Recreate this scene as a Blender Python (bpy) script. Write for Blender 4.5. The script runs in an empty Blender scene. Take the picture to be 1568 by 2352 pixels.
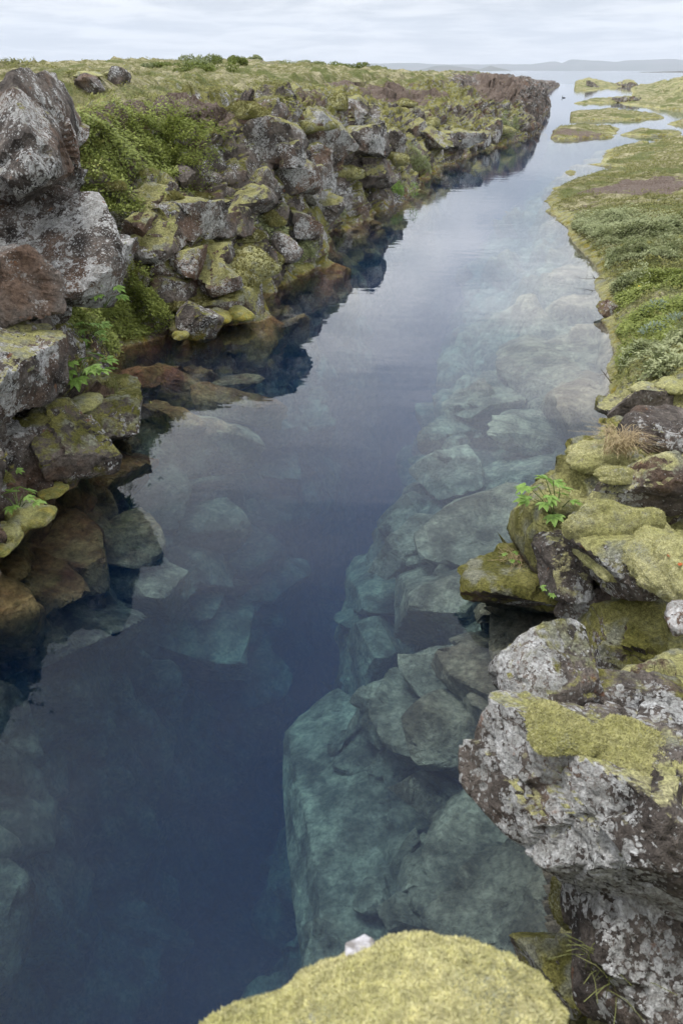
import bpy, bmesh, math, random
import numpy as np
from mathutils import Vector, Matrix, Euler
rnd = random.Random(7)
nr = np.random.RandomState(11)
SC = bpy.context.scene
COL = SC.collection

# ------------------------------------------------------------------ camera
CAM_H = 3.5
FD = 28 / 36 * 2352                       # focal length in units of a 1568 x 2352 picture
PITCH = math.atan((1176 - 161) / FD)
cd = bpy.data.cameras.new('camera'); cam = bpy.data.objects.new('camera', cd); COL.objects.link(cam)
cam.location = (0, 0, CAM_H); cam.rotation_euler = (math.pi / 2 - PITCH, 0, 0)
cd.sensor_fit = 'VERTICAL'; cd.sensor_height = 36; cd.lens = 28
cd.clip_start = 0.02; cd.clip_end = 60000
cd.dof.use_dof = True; cd.dof.focus_distance = 9.0; cd.dof.aperture_fstop = 5.6
SC.camera = cam

# ------------------------------------------------------------------ node helper
class NT:
    def __init__(s, tree):
        s.t = tree; s.n = tree.nodes; s.l = tree.links; s.n.clear()
    def new(s, typ, **kw):
        nd = s.n.new(typ)
        ins = kw.pop('ins', {})
        for k, v in kw.items(): setattr(nd, k, v)
        for k, v in ins.items(): s.put(nd.inputs[k], v)
        return nd
    def put(s, sock, v):
        if isinstance(v, bpy.types.NodeSocket): s.l.new(v, sock)
        elif isinstance(v, (tuple, list)) and sock.type == 'RGBA' and len(v) == 3: sock.default_value = (*v, 1)
        else: sock.default_value = v
    def m(s, op, a, b=0.0, c=0.0, clamp=False):
        nd = s.new('ShaderNodeMath', operation=op, use_clamp=clamp)
        s.put(nd.inputs[0], a); s.put(nd.inputs[1], b); s.put(nd.inputs[2], c)
        return nd.outputs[0]
    def vm(s, op, a, b=(0, 0, 0)):
        nd = s.new('ShaderNodeVectorMath', operation=op)
        s.put(nd.inputs[0], a)
        if op == 'SCALE': s.put(nd.inputs['Scale'], b)
        else: s.put(nd.inputs[1], b)
        return nd.outputs[0]
    def noise(s, vec, scale, detail=4, rough=.55, dist=0.0, color=False):
        nd = s.new('ShaderNodeTexNoise', ins={'Vector': vec, 'Scale': scale, 'Detail': detail, 'Roughness': rough, 'Distortion': dist})
        return nd.outputs['Color' if color else 'Fac']
    def voro(s, vec, scale, feature='F1', out='Distance', rand=1.0):
        nd = s.new('ShaderNodeTexVoronoi', feature=feature, ins={'Vector': vec, 'Scale': scale, 'Randomness': rand})
        return nd.outputs[out]
    def ss(s, x, lo, hi):
        nd = s.new('ShaderNodeMapRange', interpolation_type='SMOOTHSTEP')
        s.put(nd.inputs[0], x); s.put(nd.inputs[1], lo); s.put(nd.inputs[2], hi)
        nd.inputs[3].default_value = 0; nd.inputs[4].default_value = 1
        return nd.outputs[0]
    def lin(s, x, lo, hi, a, b):
        nd = s.new('ShaderNodeMapRange')
        for i, v in enumerate((x, lo, hi, a, b)): s.put(nd.inputs[i], v)
        return nd.outputs[0]
    def mix(s, f, a, b, blend='MIX'):
        nd = s.new('ShaderNodeMix', data_type='RGBA', blend_type=blend)
        s.put(nd.inputs[0], f); s.put(nd.inputs[6], a); s.put(nd.inputs[7], b)
        return nd.outputs[2]
    def attr(s, name):
        return s.new('ShaderNodeAttribute', attribute_name=name).outputs['Fac']
    def bump(s, h, dist, strength=1.0, normal=None):
        nd = s.new('ShaderNodeBump', ins={'Height': h, 'Distance': dist, 'Strength': strength})
        if normal: s.put(nd.inputs['Normal'], normal)
        return nd.outputs[0]

# ------------------------------------------------------------------ world: overcast sky over a Nishita sky
SUN_EL, SUN_AZ = math.radians(73), math.radians(-62)
W = bpy.data.worlds.new('World'); SC.world = W; W.use_nodes = True
k = NT(W.node_tree)
sky = k.new('ShaderNodeTexSky', sky_type='NISHITA', sun_disc=False, sun_elevation=SUN_EL, sun_rotation=SUN_AZ)
gen = k.new('ShaderNodeTexCoord').outputs['Generated']
sep = k.new('ShaderNodeSeparateXYZ', ins={0: gen})
zz = k.m('MAXIMUM', sep.outputs[2], 0.0)
den = k.m('ADD', zz, 0.075)
pl = k.new('ShaderNodeCombineXYZ', ins={0: k.m('DIVIDE', sep.outputs[0], den), 1: k.m('DIVIDE', sep.outputs[1], den), 2: 0.0}).outputs[0]
c1 = k.noise(pl, 0.42, 8, .58, .6)
c2 = k.noise(pl, 1.5, 6, .6, .4)
cl = k.m('ADD', k.m('MULTIPLY', c1, .58), k.m('MULTIPLY', c2, .42))
cf = k.ss(cl, .40, .60)
cloud = k.mix(cf, (3.5, 3.8, 4.2), (7.0, 7.05, 7.15))
boost = k.m('SUBTRACT', k.lin(k.ss(zz, 0.04, 0.24), 0, 1, 1.0, 2.4), k.m('MULTIPLY', k.ss(zz, .28, .72), 1.05))
sdir = (math.sin(SUN_AZ) * math.cos(SUN_EL), math.cos(SUN_AZ) * math.cos(SUN_EL), math.sin(SUN_EL))
dn = k.new('ShaderNodeVectorMath', operation='DOT_PRODUCT', ins={0: gen, 1: sdir}).outputs['Value']
glow = k.m('MULTIPLY', k.ss(dn, .72, 1.0), 1.7)          # cloud is brighter round the veiled sun
cloud = k.vm('SCALE', cloud, k.m('ADD', boost, glow))
hz = k.ss(zz, 0.0, 0.035)
cloud = k.mix(k.m('MULTIPLY', k.m('SUBTRACT', 1.0, hz), .7), cloud, (6.3, 6.5, 6.9))
fin = k.mix(0.93, sky.outputs[0], cloud)
bg = k.new('ShaderNodeBackground', ins={'Color': fin, 'Strength': 0.1})
k.l.new(bg.outputs[0], k.new('ShaderNodeOutputWorld').inputs[0])

sd = bpy.data.lights.new('sun', 'SUN'); sun = bpy.data.objects.new('sun', sd); COL.objects.link(sun)
sd.energy = 1.5; sd.angle = math.radians(14); sd.color = (1, .965, .92)
sv = Vector((math.sin(SUN_AZ) * math.cos(SUN_EL), math.cos(SUN_AZ) * math.cos(SUN_EL), math.sin(SUN_EL)))
sun.rotation_euler = sv.to_track_quat('Z', 'Y').to_euler()
vs = SC.view_settings
SC.display_settings.display_device = 'sRGB'
vs.view_transform = 'Standard'; vs.look = 'None'; vs.exposure = 0.52; vs.gamma = 1.0; vs.use_curve_mapping = False
cy = SC.cycles
cy.use_denoising = True
try: cy.denoiser = 'OPENIMAGEDENOISE'
except Exception: pass
cy.max_bounces = 5; cy.diffuse_bounces = 2; cy.glossy_bounces = 2; cy.transmission_bounces = 2
cy.volume_bounces = 1; cy.transparent_max_bounces = 8
cy.use_adaptive_sampling = True; cy.adaptive_threshold = 0.02
cy.sample_clamp_indirect = 4

# ------------------------------------------------------------------ numpy noise
def _h(ix, iy, iz, s):
    with np.errstate(over='ignore'):
        h = (ix.astype(np.uint32) * np.uint32(374761393)) ^ (iy.astype(np.uint32) * np.uint32(668265263)) ^ (iz.astype(np.uint32) * np.uint32(2147483647 - 58)) ^ np.uint32((s * 974634777) & 0xffffffff)
        h = (h ^ (h >> np.uint32(13))) * np.uint32(1274126177)
        h = (h ^ (h >> np.uint32(15))) * np.uint32(2246822519)
        h = h ^ (h >> np.uint32(13))
    return (h & np.uint32(0xffffff)).astype(np.float32) / np.float32(0xffffff)
def vnoise(p, s=0):
    i = np.floor(p).astype(np.int64); f = (p - i).astype(np.float32); f = f * f * f * (f * (f * 6 - 15) + 10)
    r = 0
    for a in (0, 1):
        for b in (0, 1):
            for c in (0, 1):
                w = (f[:, 0] if a else 1 - f[:, 0]) * (f[:, 1] if b else 1 - f[:, 1]) * (f[:, 2] if c else 1 - f[:, 2])
                r = r + w * _h(i[:, 0] + a, i[:, 1] + b, i[:, 2] + c, s)
    return r * 2 - 1
def fbm(p, o=4, s=0, g=.5):
    r = 0; a = 1.0; t = 0
    for q in range(o):
        r = r + a * vnoise(p * (2.03 ** q) + q * 17.3, s + q); t += a; a *= g
    return r / t
def voro(p, s=0):
    """nearest jittered cell: F1, F2, vector to the point from the cell centre, cell hashes"""
    i = np.floor(p).astype(np.int64); n = len(p)
    f1 = np.full(n, 9., np.float32); f2 = np.full(n, 9., np.float32)
    vec = np.zeros((n, 3), np.float32); cell = np.zeros((n, 3), np.int64)
    for a in (-1, 0, 1):
        for b in (-1, 0, 1):
            for c in (-1, 0, 1):
                q = i + (a, b, c)
                j = np.stack([_h(q[:, 0], q[:, 1], q[:, 2], s + e) for e in (1, 2, 3)], 1)
                d = (p - q - j).astype(np.float32); r = np.sqrt((d * d).sum(1))
                nw = r < f1
                f2 = np.where(nw, f1, np.minimum(f2, r)); f1 = np.where(nw, r, f1)
                vec[nw] = d[nw]; cell[nw] = q[nw]
    h = np.stack([_h(cell[:, 0], cell[:, 1], cell[:, 2], s + e) for e in (5, 6, 7, 8)], 1)
    return f1, f2, vec, h
def facet(p, size, s=0, k=.9, crack=.35, stretch=(1, 1, 1)):
    """blocky displacement in metres"""
    q = p / size / np.array(stretch)
    q = q + .11 * np.stack([vnoise(q * 1.7 + 5, s), vnoise(q * 1.7 + 31, s + 1), vnoise(q * 1.7 + 57, s + 2)], 1)
    f1, f2, v, h = voro(q, s)
    nn = h[:, :3] * 2 - 1; nn /= np.linalg.norm(nn, axis=1)[:, None] + 1e-6
    r = (h[:, 3] - .5) * .9 + k * (v * nn).sum(1)
    r = r - crack * np.exp(-((f2 - f1) / .09) ** 2)
    return r * size
def sstep(x, a, b):
    t = np.clip((x - a) / (b - a), 0, 1); return t * t * (3 - 2 * t)

# ------------------------------------------------------------------ mesh helpers
def link(o, parent=None, kind=None, label=None, cat=None, group=None):
    COL.objects.link(o)
    if parent is not None: o.parent = parent
    if kind: o['kind'] = kind
    if label: o['label'] = label
    if cat: o['category'] = cat
    if group: o['group'] = group
    return o
def np_mesh(name, V, Q, mats, smooth=True, attrs={}, mi=None):
    V = np.ascontiguousarray(V, np.float32); Q = np.ascontiguousarray(Q, np.int32); k_ = Q.shape[1]
    me = bpy.data.meshes.new(name)
    me.vertices.add(len(V)); me.vertices.foreach_set('co', V.ravel())
    me.loops.add(Q.size); me.loops.foreach_set('vertex_index', Q.ravel())
    me.polygons.add(len(Q)); me.polygons.foreach_set('loop_start', np.arange(0, Q.size, k_, dtype=np.int32))
    me.update(calc_edges=True)
    me.polygons.foreach_set('use_smooth', np.full(len(Q), smooth))
    for m_ in (mats if isinstance(mats, (list, tuple)) else [mats]): me.materials.append(m_)
    if mi is not None: me.polygons.foreach_set('material_index', np.asarray(mi, np.int32))
    for a, v in attrs.items():
        at_ = me.attributes.new(a, 'FLOAT', 'POINT'); at_.data.foreach_set('value', np.ascontiguousarray(v, np.float32))
    me.update()
    return me
def grid_faces(nu, nv):
    i = np.arange(nu - 1)[:, None] * nv + np.arange(nv - 1)[None, :]
    return np.stack([i, i + nv, i + nv + 1, i + 1], -1).reshape(-1, 4)
def grid_normals(P):
    du = np.gradient(P, axis=0); dv = np.gradient(P, axis=1)
    n = np.cross(du, dv); n /= np.linalg.norm(n, axis=2)[..., None] + 1e-9
    return n
def ray(X, Y):
    a = (X - 784) / FD; b = (1176 - Y) / FD
    return Vector((a, math.cos(PITCH) + b * math.sin(PITCH), -math.sin(PITCH) + b * math.cos(PITCH)))
def at(X, Y, z=0.0):
    d = ray(X, Y); t = (z - CAM_H) / d.z; return (d.x * t, d.y * t)
EYE = Vector((0, 0, CAM_H))

# ------------------------------------------------------------------ materials
def pbsdf(k, col, rough=.9, normal=None, spec=.3, **kw):
    b = k.new('ShaderNodeBsdfPrincipled', ins={'Base Color': col, 'Roughness': rough, 'Specular IOR Level': spec, **kw})
    if normal: k.put(b.inputs['Normal'], normal)
    return b
def newmat(name):
    m_ = bpy.data.materials.new(name); m_.use_nodes = True
    return m_, NT(m_.node_tree)
def out(k, sh, vol=None):
    o = k.new('ShaderNodeOutputMaterial'); 
    if sh is not None: k.l.new(sh, o.inputs[0])
    if vol is not None: k.l.new(vol, o.inputs[1])

def moss_colour(k, pos, tone):
    """tone 0 olive green .. 1 pale yellow"""
    n1 = k.noise(pos, 3.2, 3); n2 = k.noise(pos, 38, 3, .65); n3 = k.noise(pos, 130, 2, .6)
    a = k.mix(k.ss(n1, .35, .65), (.15, .145, .035), (.27, .25, .075))
    b = k.mix(k.ss(n1, .32, .66), (.58, .54, .30), (.40, .385, .15))
    c = k.mix(k.ss(k.m('ADD', tone, k.lin(n1, .3, .7, -.22, .22)), .25, .75), a, b)
    c = k.mix(k.ss(k.noise(pos, 5.5, 4), .50, .66), c, (.30, .30, .22))
    v = k.m('MULTIPLY', k.lin(n2, .3, .7, .55, 1.35), k.lin(n3, .3, .7, .62, 1.3))
    return k.vm('SCALE', c, v), n2, n3

def rock_material():
    m_, k = newmat('lichened_basalt')
    g = k.new('ShaderNodeNewGeometry'); pos = g.outputs['Position']
    s = k.new('ShaderNodeSeparateXYZ', ins={0: pos}); z = s.outputs[2]
    nz = k.new('ShaderNodeSeparateXYZ', ins={0: g.outputs['Normal']}).outputs[2]
    big = k.noise(pos, .55, 3); mid = k.noise(pos, 3.1, 5, .62); fine = k.noise(pos, 22, 5, .68); grit = k.noise(pos, 95, 2, .6)
    rock = k.mix(k.ss(mid, .34, .66), (.055, .046, .041), (.215, .182, .158))
    rock = k.mix(k.m('MULTIPLY', k.ss(k.noise(pos, 1.15, 4, .6), .50, .64), .75), rock, (.20, .125, .085))
    rock = k.vm('SCALE', rock, k.m('MULTIPLY', k.lin(fine, .28, .72, .45, 1.5), k.lin(grit, .3, .7, .8, 1.2)))
    # crustose lichen: round thalli of several sizes, in colonies
    wob = k.vm('ADD', pos, k.vm('SCALE', k.noise(pos, 9, 3, color=True), .09))
    colony = k.m('ADD', k.ss(k.noise(pos, 1.7, 5, .65), .45, .58), k.m('MULTIPLY', k.attr('lichen'), .8))
    r1 = k.m('SUBTRACT', k.m('MULTIPLY', colony, .34), k.voro(wob, 11.0))
    r2 = k.m('SUBTRACT', k.m('MULTIPLY', colony, .38), k.voro(wob, 30))
    r3 = k.m('SUBTRACT', k.noise(pos, 48, 4, .7), k.m('SUBTRACT', .69, k.m('MULTIPLY', colony, .15)))
    lich = k.m('MAXIMUM', k.m('MAXIMUM', k.ss(r1, -.01, .04), k.ss(r2, -.02, .05)), k.ss(r3, 0.0, .04))
    edge = k.lin(k.noise(pos, 60, 3, .7), .35, .6, .35, 1.0)
    lich = k.m('MULTIPLY', lich, k.m('MULTIPLY', edge, k.m('SUBTRACT', 1.0, k.m('MULTIPLY', k.attr('bare'), .9))), clamp=True)
    lcol = k.mix(k.ss(k.noise(pos, 14, 3), .4, .62), (.50, .50, .48), (.78, .78, .77))
    c = k.mix(k.m('MULTIPLY', lich, .92), rock, lcol)
    c = k.mix(k.m('MULTIPLY', k.ss(k.noise(pos, 6.3, 4, .6), .66, .72), .7), c, (.30, .14, .07))
    # moss on ledges and where the mesh says so
    mc, n2, n3 = moss_colour(k, pos, k.m('ADD', k.attr('tone'), 0.0))
    mv = k.m('ADD', k.m('MULTIPLY', nz, .55), k.m('ADD', k.m('MULTIPLY', k.noise(pos, 2.2, 5, .62), 1.25), k.m('MULTIPLY', k.attr('moss'), 1.0)))
    mv = k.m('SUBTRACT', mv, k.m('MULTIPLY', k.attr('nomoss'), 1.0))
    mf = k.ss(k.m('ADD', mv, k.lin(fine, .3, .7, -.12, .12)), 1.02, 1.18)
    c = k.mix(mf, c, mc)
    # grass/heath and bare soil
    gcol = k.mix(k.ss(k.noise(pos, 2.8, 5, .65), .4, .62), (.17, .165, .06), (.40, .36, .22))
    gcol = k.mix(k.ss(k.noise(pos, .5, 4, .6), .47, .6), gcol, (.13, .145, .045))
    gcol = k.vm('SCALE', gcol, k.lin(k.noise(pos, 17, 5, .7), .3, .7, .5, 1.5))
    c = k.mix(k.ss(k.m('ADD', k.attr('grass'), k.lin(mid, .3, .7, -.25, .25)), .35, .6), c, gcol)
    scol = k.mix(k.ss(fine, .38, .62), (.115, .080, .062), (.21, .165, .135))
    scol = k.mix(k.ss(k.noise(pos, 31, 3, .7), .60, .68), scol, (.30, .24, .21))
    c = k.mix(k.ss(k.m('ADD', k.attr('soil'), k.lin(k.noise(pos, 1.9, 5, .7), .3, .7, -.5, .45)), .42, .58), c, scol)
    # waterline growth and wet rock
    zj = k.m('ADD', z, k.lin(k.noise(pos, 2.0, 4, .6), .3, .7, -.16, .16))
    wl = k.m('MULTIPLY', k.ss(zj, .20, .04), k.ss(k.noise(pos, 5, 5, .65), .49, .62))
    ycol = k.mix(k.ss(k.noise(pos, 20, 3), .4, .6), (.30, .22, .022), (.20, .19, .03))
    ycol = k.vm('SCALE', ycol, k.lin(n2, .3, .7, .6, 1.4))
    c = k.mix(wl, c, ycol)
    och = k.attr('ochre')
    deep_c = k.mix(k.ss(mid, .38, .62), (.12, .115, .09), (.33, .32, .25))
    uw = k.mix(k.m('MULTIPLY', k.ss(z, -.95, -.15), k.lin(och, 0, 1, .22, 1.0)), deep_c,
               k.mix(k.ss(mid, .36, .62), (.22, .12, .05), (.34, .24, .10)))
    uw = k.mix(k.m('MULTIPLY', k.m('MULTIPLY', k.ss(k.noise(pos, 1.3, 3), .52, .62), och), k.ss(z, -.9, -.1)), uw, (.24, .10, .055))
    uw = k.vm('SCALE', uw, k.m('MULTIPLY', k.lin(fine, .28, .72, .45, 1.5), k.m('MULTIPLY', k.lin(k.noise(pos, 6, 5, .65), .3, .7, .6, 1.4), k.lin(big, .35, .65, .7, 1.3))))
    c = k.mix(k.ss(k.m('ADD', z, k.lin(fine, .3, .7, -.012, .012)), .03, -.02), c, uw)
    wet = k.ss(z, .12, .0)
    cr = k.voro(wob, 2.3, 'DISTANCE_TO_EDGE')
    rdg = k.new('ShaderNodeTexNoise', noise_type='RIDGED_MULTIFRACTAL', ins={'Vector': pos, 'Scale': 2.6, 'Detail': 5, 'Roughness': .6, 'Lacunarity': 2.1}).outputs['Fac']
    h = k.m('ADD', k.m('MULTIPLY', rdg, .16), k.m('ADD', k.m('MULTIPLY', fine, .35), k.m('MULTIPLY', k.ss(cr, 0, .05), .10)))
    h2 = h
    chip = k.voro(k.vm('ADD', pos, k.vm('SCALE', k.noise(pos, 3, 2, color=True), .25)), 5.0, 'F1', 'Distance')
    nb = k.bump(k.m('ADD', h2, k.m('MULTIPLY', chip, .28)), .17, .95)
    nb = k.bump(k.m('ADD', k.noise(pos, 60, 4, .7), k.m('MULTIPLY', n3, .5)), .018, .8, nb)
    b = pbsdf(k, c, k.lin(wet, 0, 1, .93, .6), nb, .25)
    out(k, b.outputs[0]); return m_

def moss_material(name, tone, light=1.0):
    m_, k = newmat(name)
    g = k.new('ShaderNodeNewGeometry'); pos = g.outputs['Position']
    tn = k.m('ADD', tone, k.lin(k.noise(pos, 1.6, 2), .35, .65, -.2, .2))
    c, n2, n3 = moss_colour(k, pos, tn)
    c = k.vm('SCALE', c, light)
    dark = k.m('MAXIMUM', k.m('MULTIPLY', k.ss(k.noise(pos, 11, 5, .7), .60, .68), .7), k.ss(k.noise(pos, 3.7, 5, .72), .60, .66))
    c = k.mix(k.m('MULTIPLY', dark, .8), c, k.mix(k.ss(k.noise(pos, 40, 2), .4, .6), (.085, .060, .045), (.26, .24, .20)))
    z = k.new('ShaderNodeSeparateXYZ', ins={0: pos}).outputs[2]
    zj = k.m('ADD', z, k.lin(k.noise(pos, 3.0, 4, .6), .3, .7, -.12, .12))
    c = k.mix(k.m('MULTIPLY', k.ss(zj, .38, .15), .8), c, k.vm('SCALE', k.mix(k.ss(k.noise(pos, 16, 3), .4, .62), (.33, .25, .02), (.20, .20, .03)), k.lin(n2, .3, .7, .6, 1.4)))
    nb = k.bump(k.m('ADD', k.noise(pos, 16, 5, .7), k.m('MULTIPLY', n3, .4)), .05, .9)
    b = pbsdf(k, c, .97, nb, .08, **{'Sheen Weight': .35, 'Sheen Roughness': .6, 'Sheen Tint': (.8, .8, .5, 1)})
    out(k, b.outputs[0]); return m_

def leaf_material(name, a, b_, rough=.6, trans=.25):
    m_, k = newmat(name)
    r = k.attr('rnd')
    pos = k.new('ShaderNodeNewGeometry').outputs['Position']
    f = k.m('ADD', k.m('MULTIPLY', r, .6), k.lin(k.noise(pos, 3, 3), .3, .7, -.1, .5), clamp=True)
    c = k.mix(f, a, b_)
    c = k.vm('SCALE', c, k.lin(k.noise(pos, 40, 2), .3, .7, .7, 1.3))
    p = pbsdf(k, c, rough, None, .25)
    t = k.new('ShaderNodeBsdfTranslucent', ins={'Color': c})
    mx = k.new('ShaderNodeMixShader', ins={0: trans}); k.l.new(p.outputs[0], mx.inputs[1]); k.l.new(t.outputs[0], mx.inputs[2])
    out(k, mx.outputs[0]); return m_

def plain(name, a, b_=None, scale=8, rough=.85):
    m_, k = newmat(name)
    pos = k.new('ShaderNodeNewGeometry').outputs['Position']
    c = k.mix(k.ss(k.noise(pos, scale, 4), .35, .65), a, b_ or tuple(x * .6 for x in a))
    out(k, pbsdf(k, c, rough, k.bump(k.noise(pos, scale * 4, 3), .02, .5)).outputs[0]); return m_

ROCK = rock_material()
MOSS_P = moss_material('pale_woolly_moss', .80)
MOSS_F = moss_material('foreground_woolly_moss', .95, 1.2)
MOSS_G = moss_material('olive_moss', .32)
MOSS_M = moss_material('mixed_moss', .58)
LEAF_G = leaf_material('green_leaf', (.12, .155, .03), (.34, .38, .10))
LEAF_W = leaf_material('grey_willow_leaf', (.20, .235, .10), (.42, .44, .24))
LEAF_S = leaf_material('silver_willow_leaf', (.28, .34, .25), (.42, .48, .38))
LEAF_B = leaf_material('bright_leaf', (.22, .36, .075), (.36, .50, .16), .5, .35)
LEAF_Y = leaf_material('yellow_green_leaf', (.15, .16, .035), (.30, .29, .09))
TUFT_P = leaf_material('moss_tip', (.58, .54, .30), (.36, .35, .12), .9, .15)
TUFT_F = leaf_material('foreground_moss_tip', (.74, .68, .42), (.52, .50, .20), .9, .2)
TUFT_O = leaf_material('olive_moss_tip', (.13, .125, .035), (.30, .27, .10), .9, .15)
DRY = leaf_material('dry_grass', (.42, .33, .19), (.30, .22, .12), .8, .2)
GRASS = leaf_material('green_grass', (.15, .17, .05), (.36, .33, .16), .7, .25)
STEM = plain('stem', (.10, .07, .04)); GSTEM = plain('green_stem', (.16, .22, .07))
QUARTZ = plain('white_stone', (.62, .60, .63), (.26, .24, .23), 45)
ORANGE = plain('orange_leaf', (.55, .17, .05), (.40, .10, .03), 30, .6)

# ------------------------------------------------------------------ shore lines
LS = [(-3.6, -6), (-3.3, 0), (-2.95, 3.5)] + [at(*p) for p in [(0, 1310), (50, 1265), (100, 1195), (170, 1120), (200, 1050), (290, 960), (245, 905), (225, 850), (300, 800), (400, 770), (480, 745), (590, 738), (640, 665), (740, 612), (770, 530), (870, 490), (940, 450), (1000, 390), (1100, 350), (1160, 330), (1228, 310), (1238, 290)]]
LS += [(15.9, 72), (19.0, 82.6), (21, 90), (23, 110), (35, 155), (58, 240)]
LS = np.array(LS)
LY = [-6, 3.5, 5, 6.5, 8, 9, 10.5, 12, 14, 16.5, 20, 24, 30, 40, 50, 60, 75, 110, 240]
# control points (inland offset, height) 5..9 above water, by distance along y
LP = {  # y: edge width, edge depth, then (off,z)*6
 -6: (.5, 3.0, (.1, .5), (.3, 1.4), (.6, 2.2), (1.0, 2.6), (2.0, 2.8), (4.0, 3.0)),
 3.5: (.5, 3.0, (.1, .5), (.3, 1.4), (.6, 2.2), (1.0, 2.6), (2.0, 2.8), (4.0, 3.0)),
 5: (.55, 2.6, (.08, .4), (.2, 1.0), (.45, 1.6), (.7, 2.2), (1.3, 2.7), (3.5, 3.0)),
 6.5: (.6, 2.6, (.1, .35), (.35, .9), (.6, 1.5), (.8, 2.2), (1.4, 2.8), (3.5, 3.05)),
 8: (.9, 2.8, (.1, .35), (.5, .7), (.9, 1.2), (1.1, 2.0), (1.6, 3.0), (3.5, 3.1)),
 9: (1.2, 3.0, (.2, .4), (.8, .8), (1.2, 1.4), (1.5, 2.2), (1.9, 3.0), (3.6, 3.1)),
 10.5: (2.0, 3.0, (.3, .5), (.8, .95), (1.2, 1.5), (1.9, 2.1), (2.8, 2.75), (4.2, 2.95)),
 12: (1.2, 2.6, (.35, .4), (1.0, .9), (1.5, 1.6), (2.0, 2.0), (2.9, 2.75), (4.4, 2.95)),
 14: (.8, 2.4, (.4, .45), (1.0, 1.0), (1.35, 1.8), (2.0, 2.1), (2.7, 2.8), (4.4, 2.95)),
 16.5: (.8, 2.4, (.25, .4), (.6, .9), (.9, 1.8), (1.15, 2.6), (1.7, 2.95), (4.4, 2.95)),
 20: (.8, 2.4, (.15, .4), (.4, 1.1), (.65, 2.0), (.9, 2.7), (1.5, 2.95), (4.4, 2.98)),
 24: (.8, 2.4, (.2, .35), (.6, 1.0), (1.0, 1.8), (1.3, 2.4), (2.1, 2.8), (5.0, 3.0)),
 30: (.8, 2.4, (.25, .3), (.8, .7), (1.3, 1.5), (1.8, 1.9), (3.0, 2.4), (6.0, 2.9)),
 40: (.8, 2.2, (.2, .4), (.6, .9), (1.5, 1.2), (2.2, 1.8), (4.0, 2.2), (7.0, 2.9)),
 50: (.8, 2.2, (.2, .4), (.6, .9), (1.5, 1.2), (2.2, 1.9), (4.0, 2.2), (7.0, 3.0)),
 60: (.8, 2.2, (.2, .5), (.4, 1.2), (.6, 1.9), (.9, 2.5), (1.8, 2.8), (6.0, 3.1)),
 75: (.8, 2.0, (.2, .6), (.4, 1.3), (.6, 1.9), (.9, 2.3), (1.8, 2.7), (6.0, 3.1)),
 110: (.8, 2.0, (.2, .5), (.4, 1.0), (.8, 1.8), (1.5, 2.1), (3.0, 2.3), (8.0, 2.6)),
 240: (.8, 2.0, (.2, .2), (.4, .4), (.8, .6), (1.5, .7), (3.0, .8), (8.0, 1.0)),
}
def plateau(x, y):
    d = np.hypot(x, y)
    z = 2.96 + .55 * sstep(d, 22, 75) * (1 - .75 * sstep(x / np.maximum(y, 1), -.04, .08))
    z = z + .9 * np.exp(-(((x + 11) / 12) ** 2 + ((y - 58) / 13) ** 2)) * .55
    z = z + .45 * np.exp(-(((x + 9.0) / 3.2) ** 2 + ((y - 27) / 3.0) ** 2))
    z = z + .30 * np.exp(-(((x + 6.0) / 1.5) ** 2 + ((y - 25) / 1.8) ** 2))
    z = z + .85 * np.exp(-(((x - 12.2) / 3.2) ** 2 + ((y - 68) / 8) ** 2))
    z = z - 3.6 * sstep(y, 150, 235)
    return z
def resample(P, fn):
    seg = np.hypot(*np.diff(P, axis=0).T); s = np.concatenate([[0], np.cumsum(seg)])
    out_ = [0.0]
    while out_[-1] < s[-1]:
        c = np.array([np.interp(out_[-1], s, P[:, 0]), np.interp(out_[-1], s, P[:, 1])])
        out_.append(out_[-1] + fn(c))
    q = np.minimum(np.array(out_), s[-1])
    X = np.interp(q, s, P[:, 0]); Y = np.interp(q, s, P[:, 1])
    return X, Y
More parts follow.
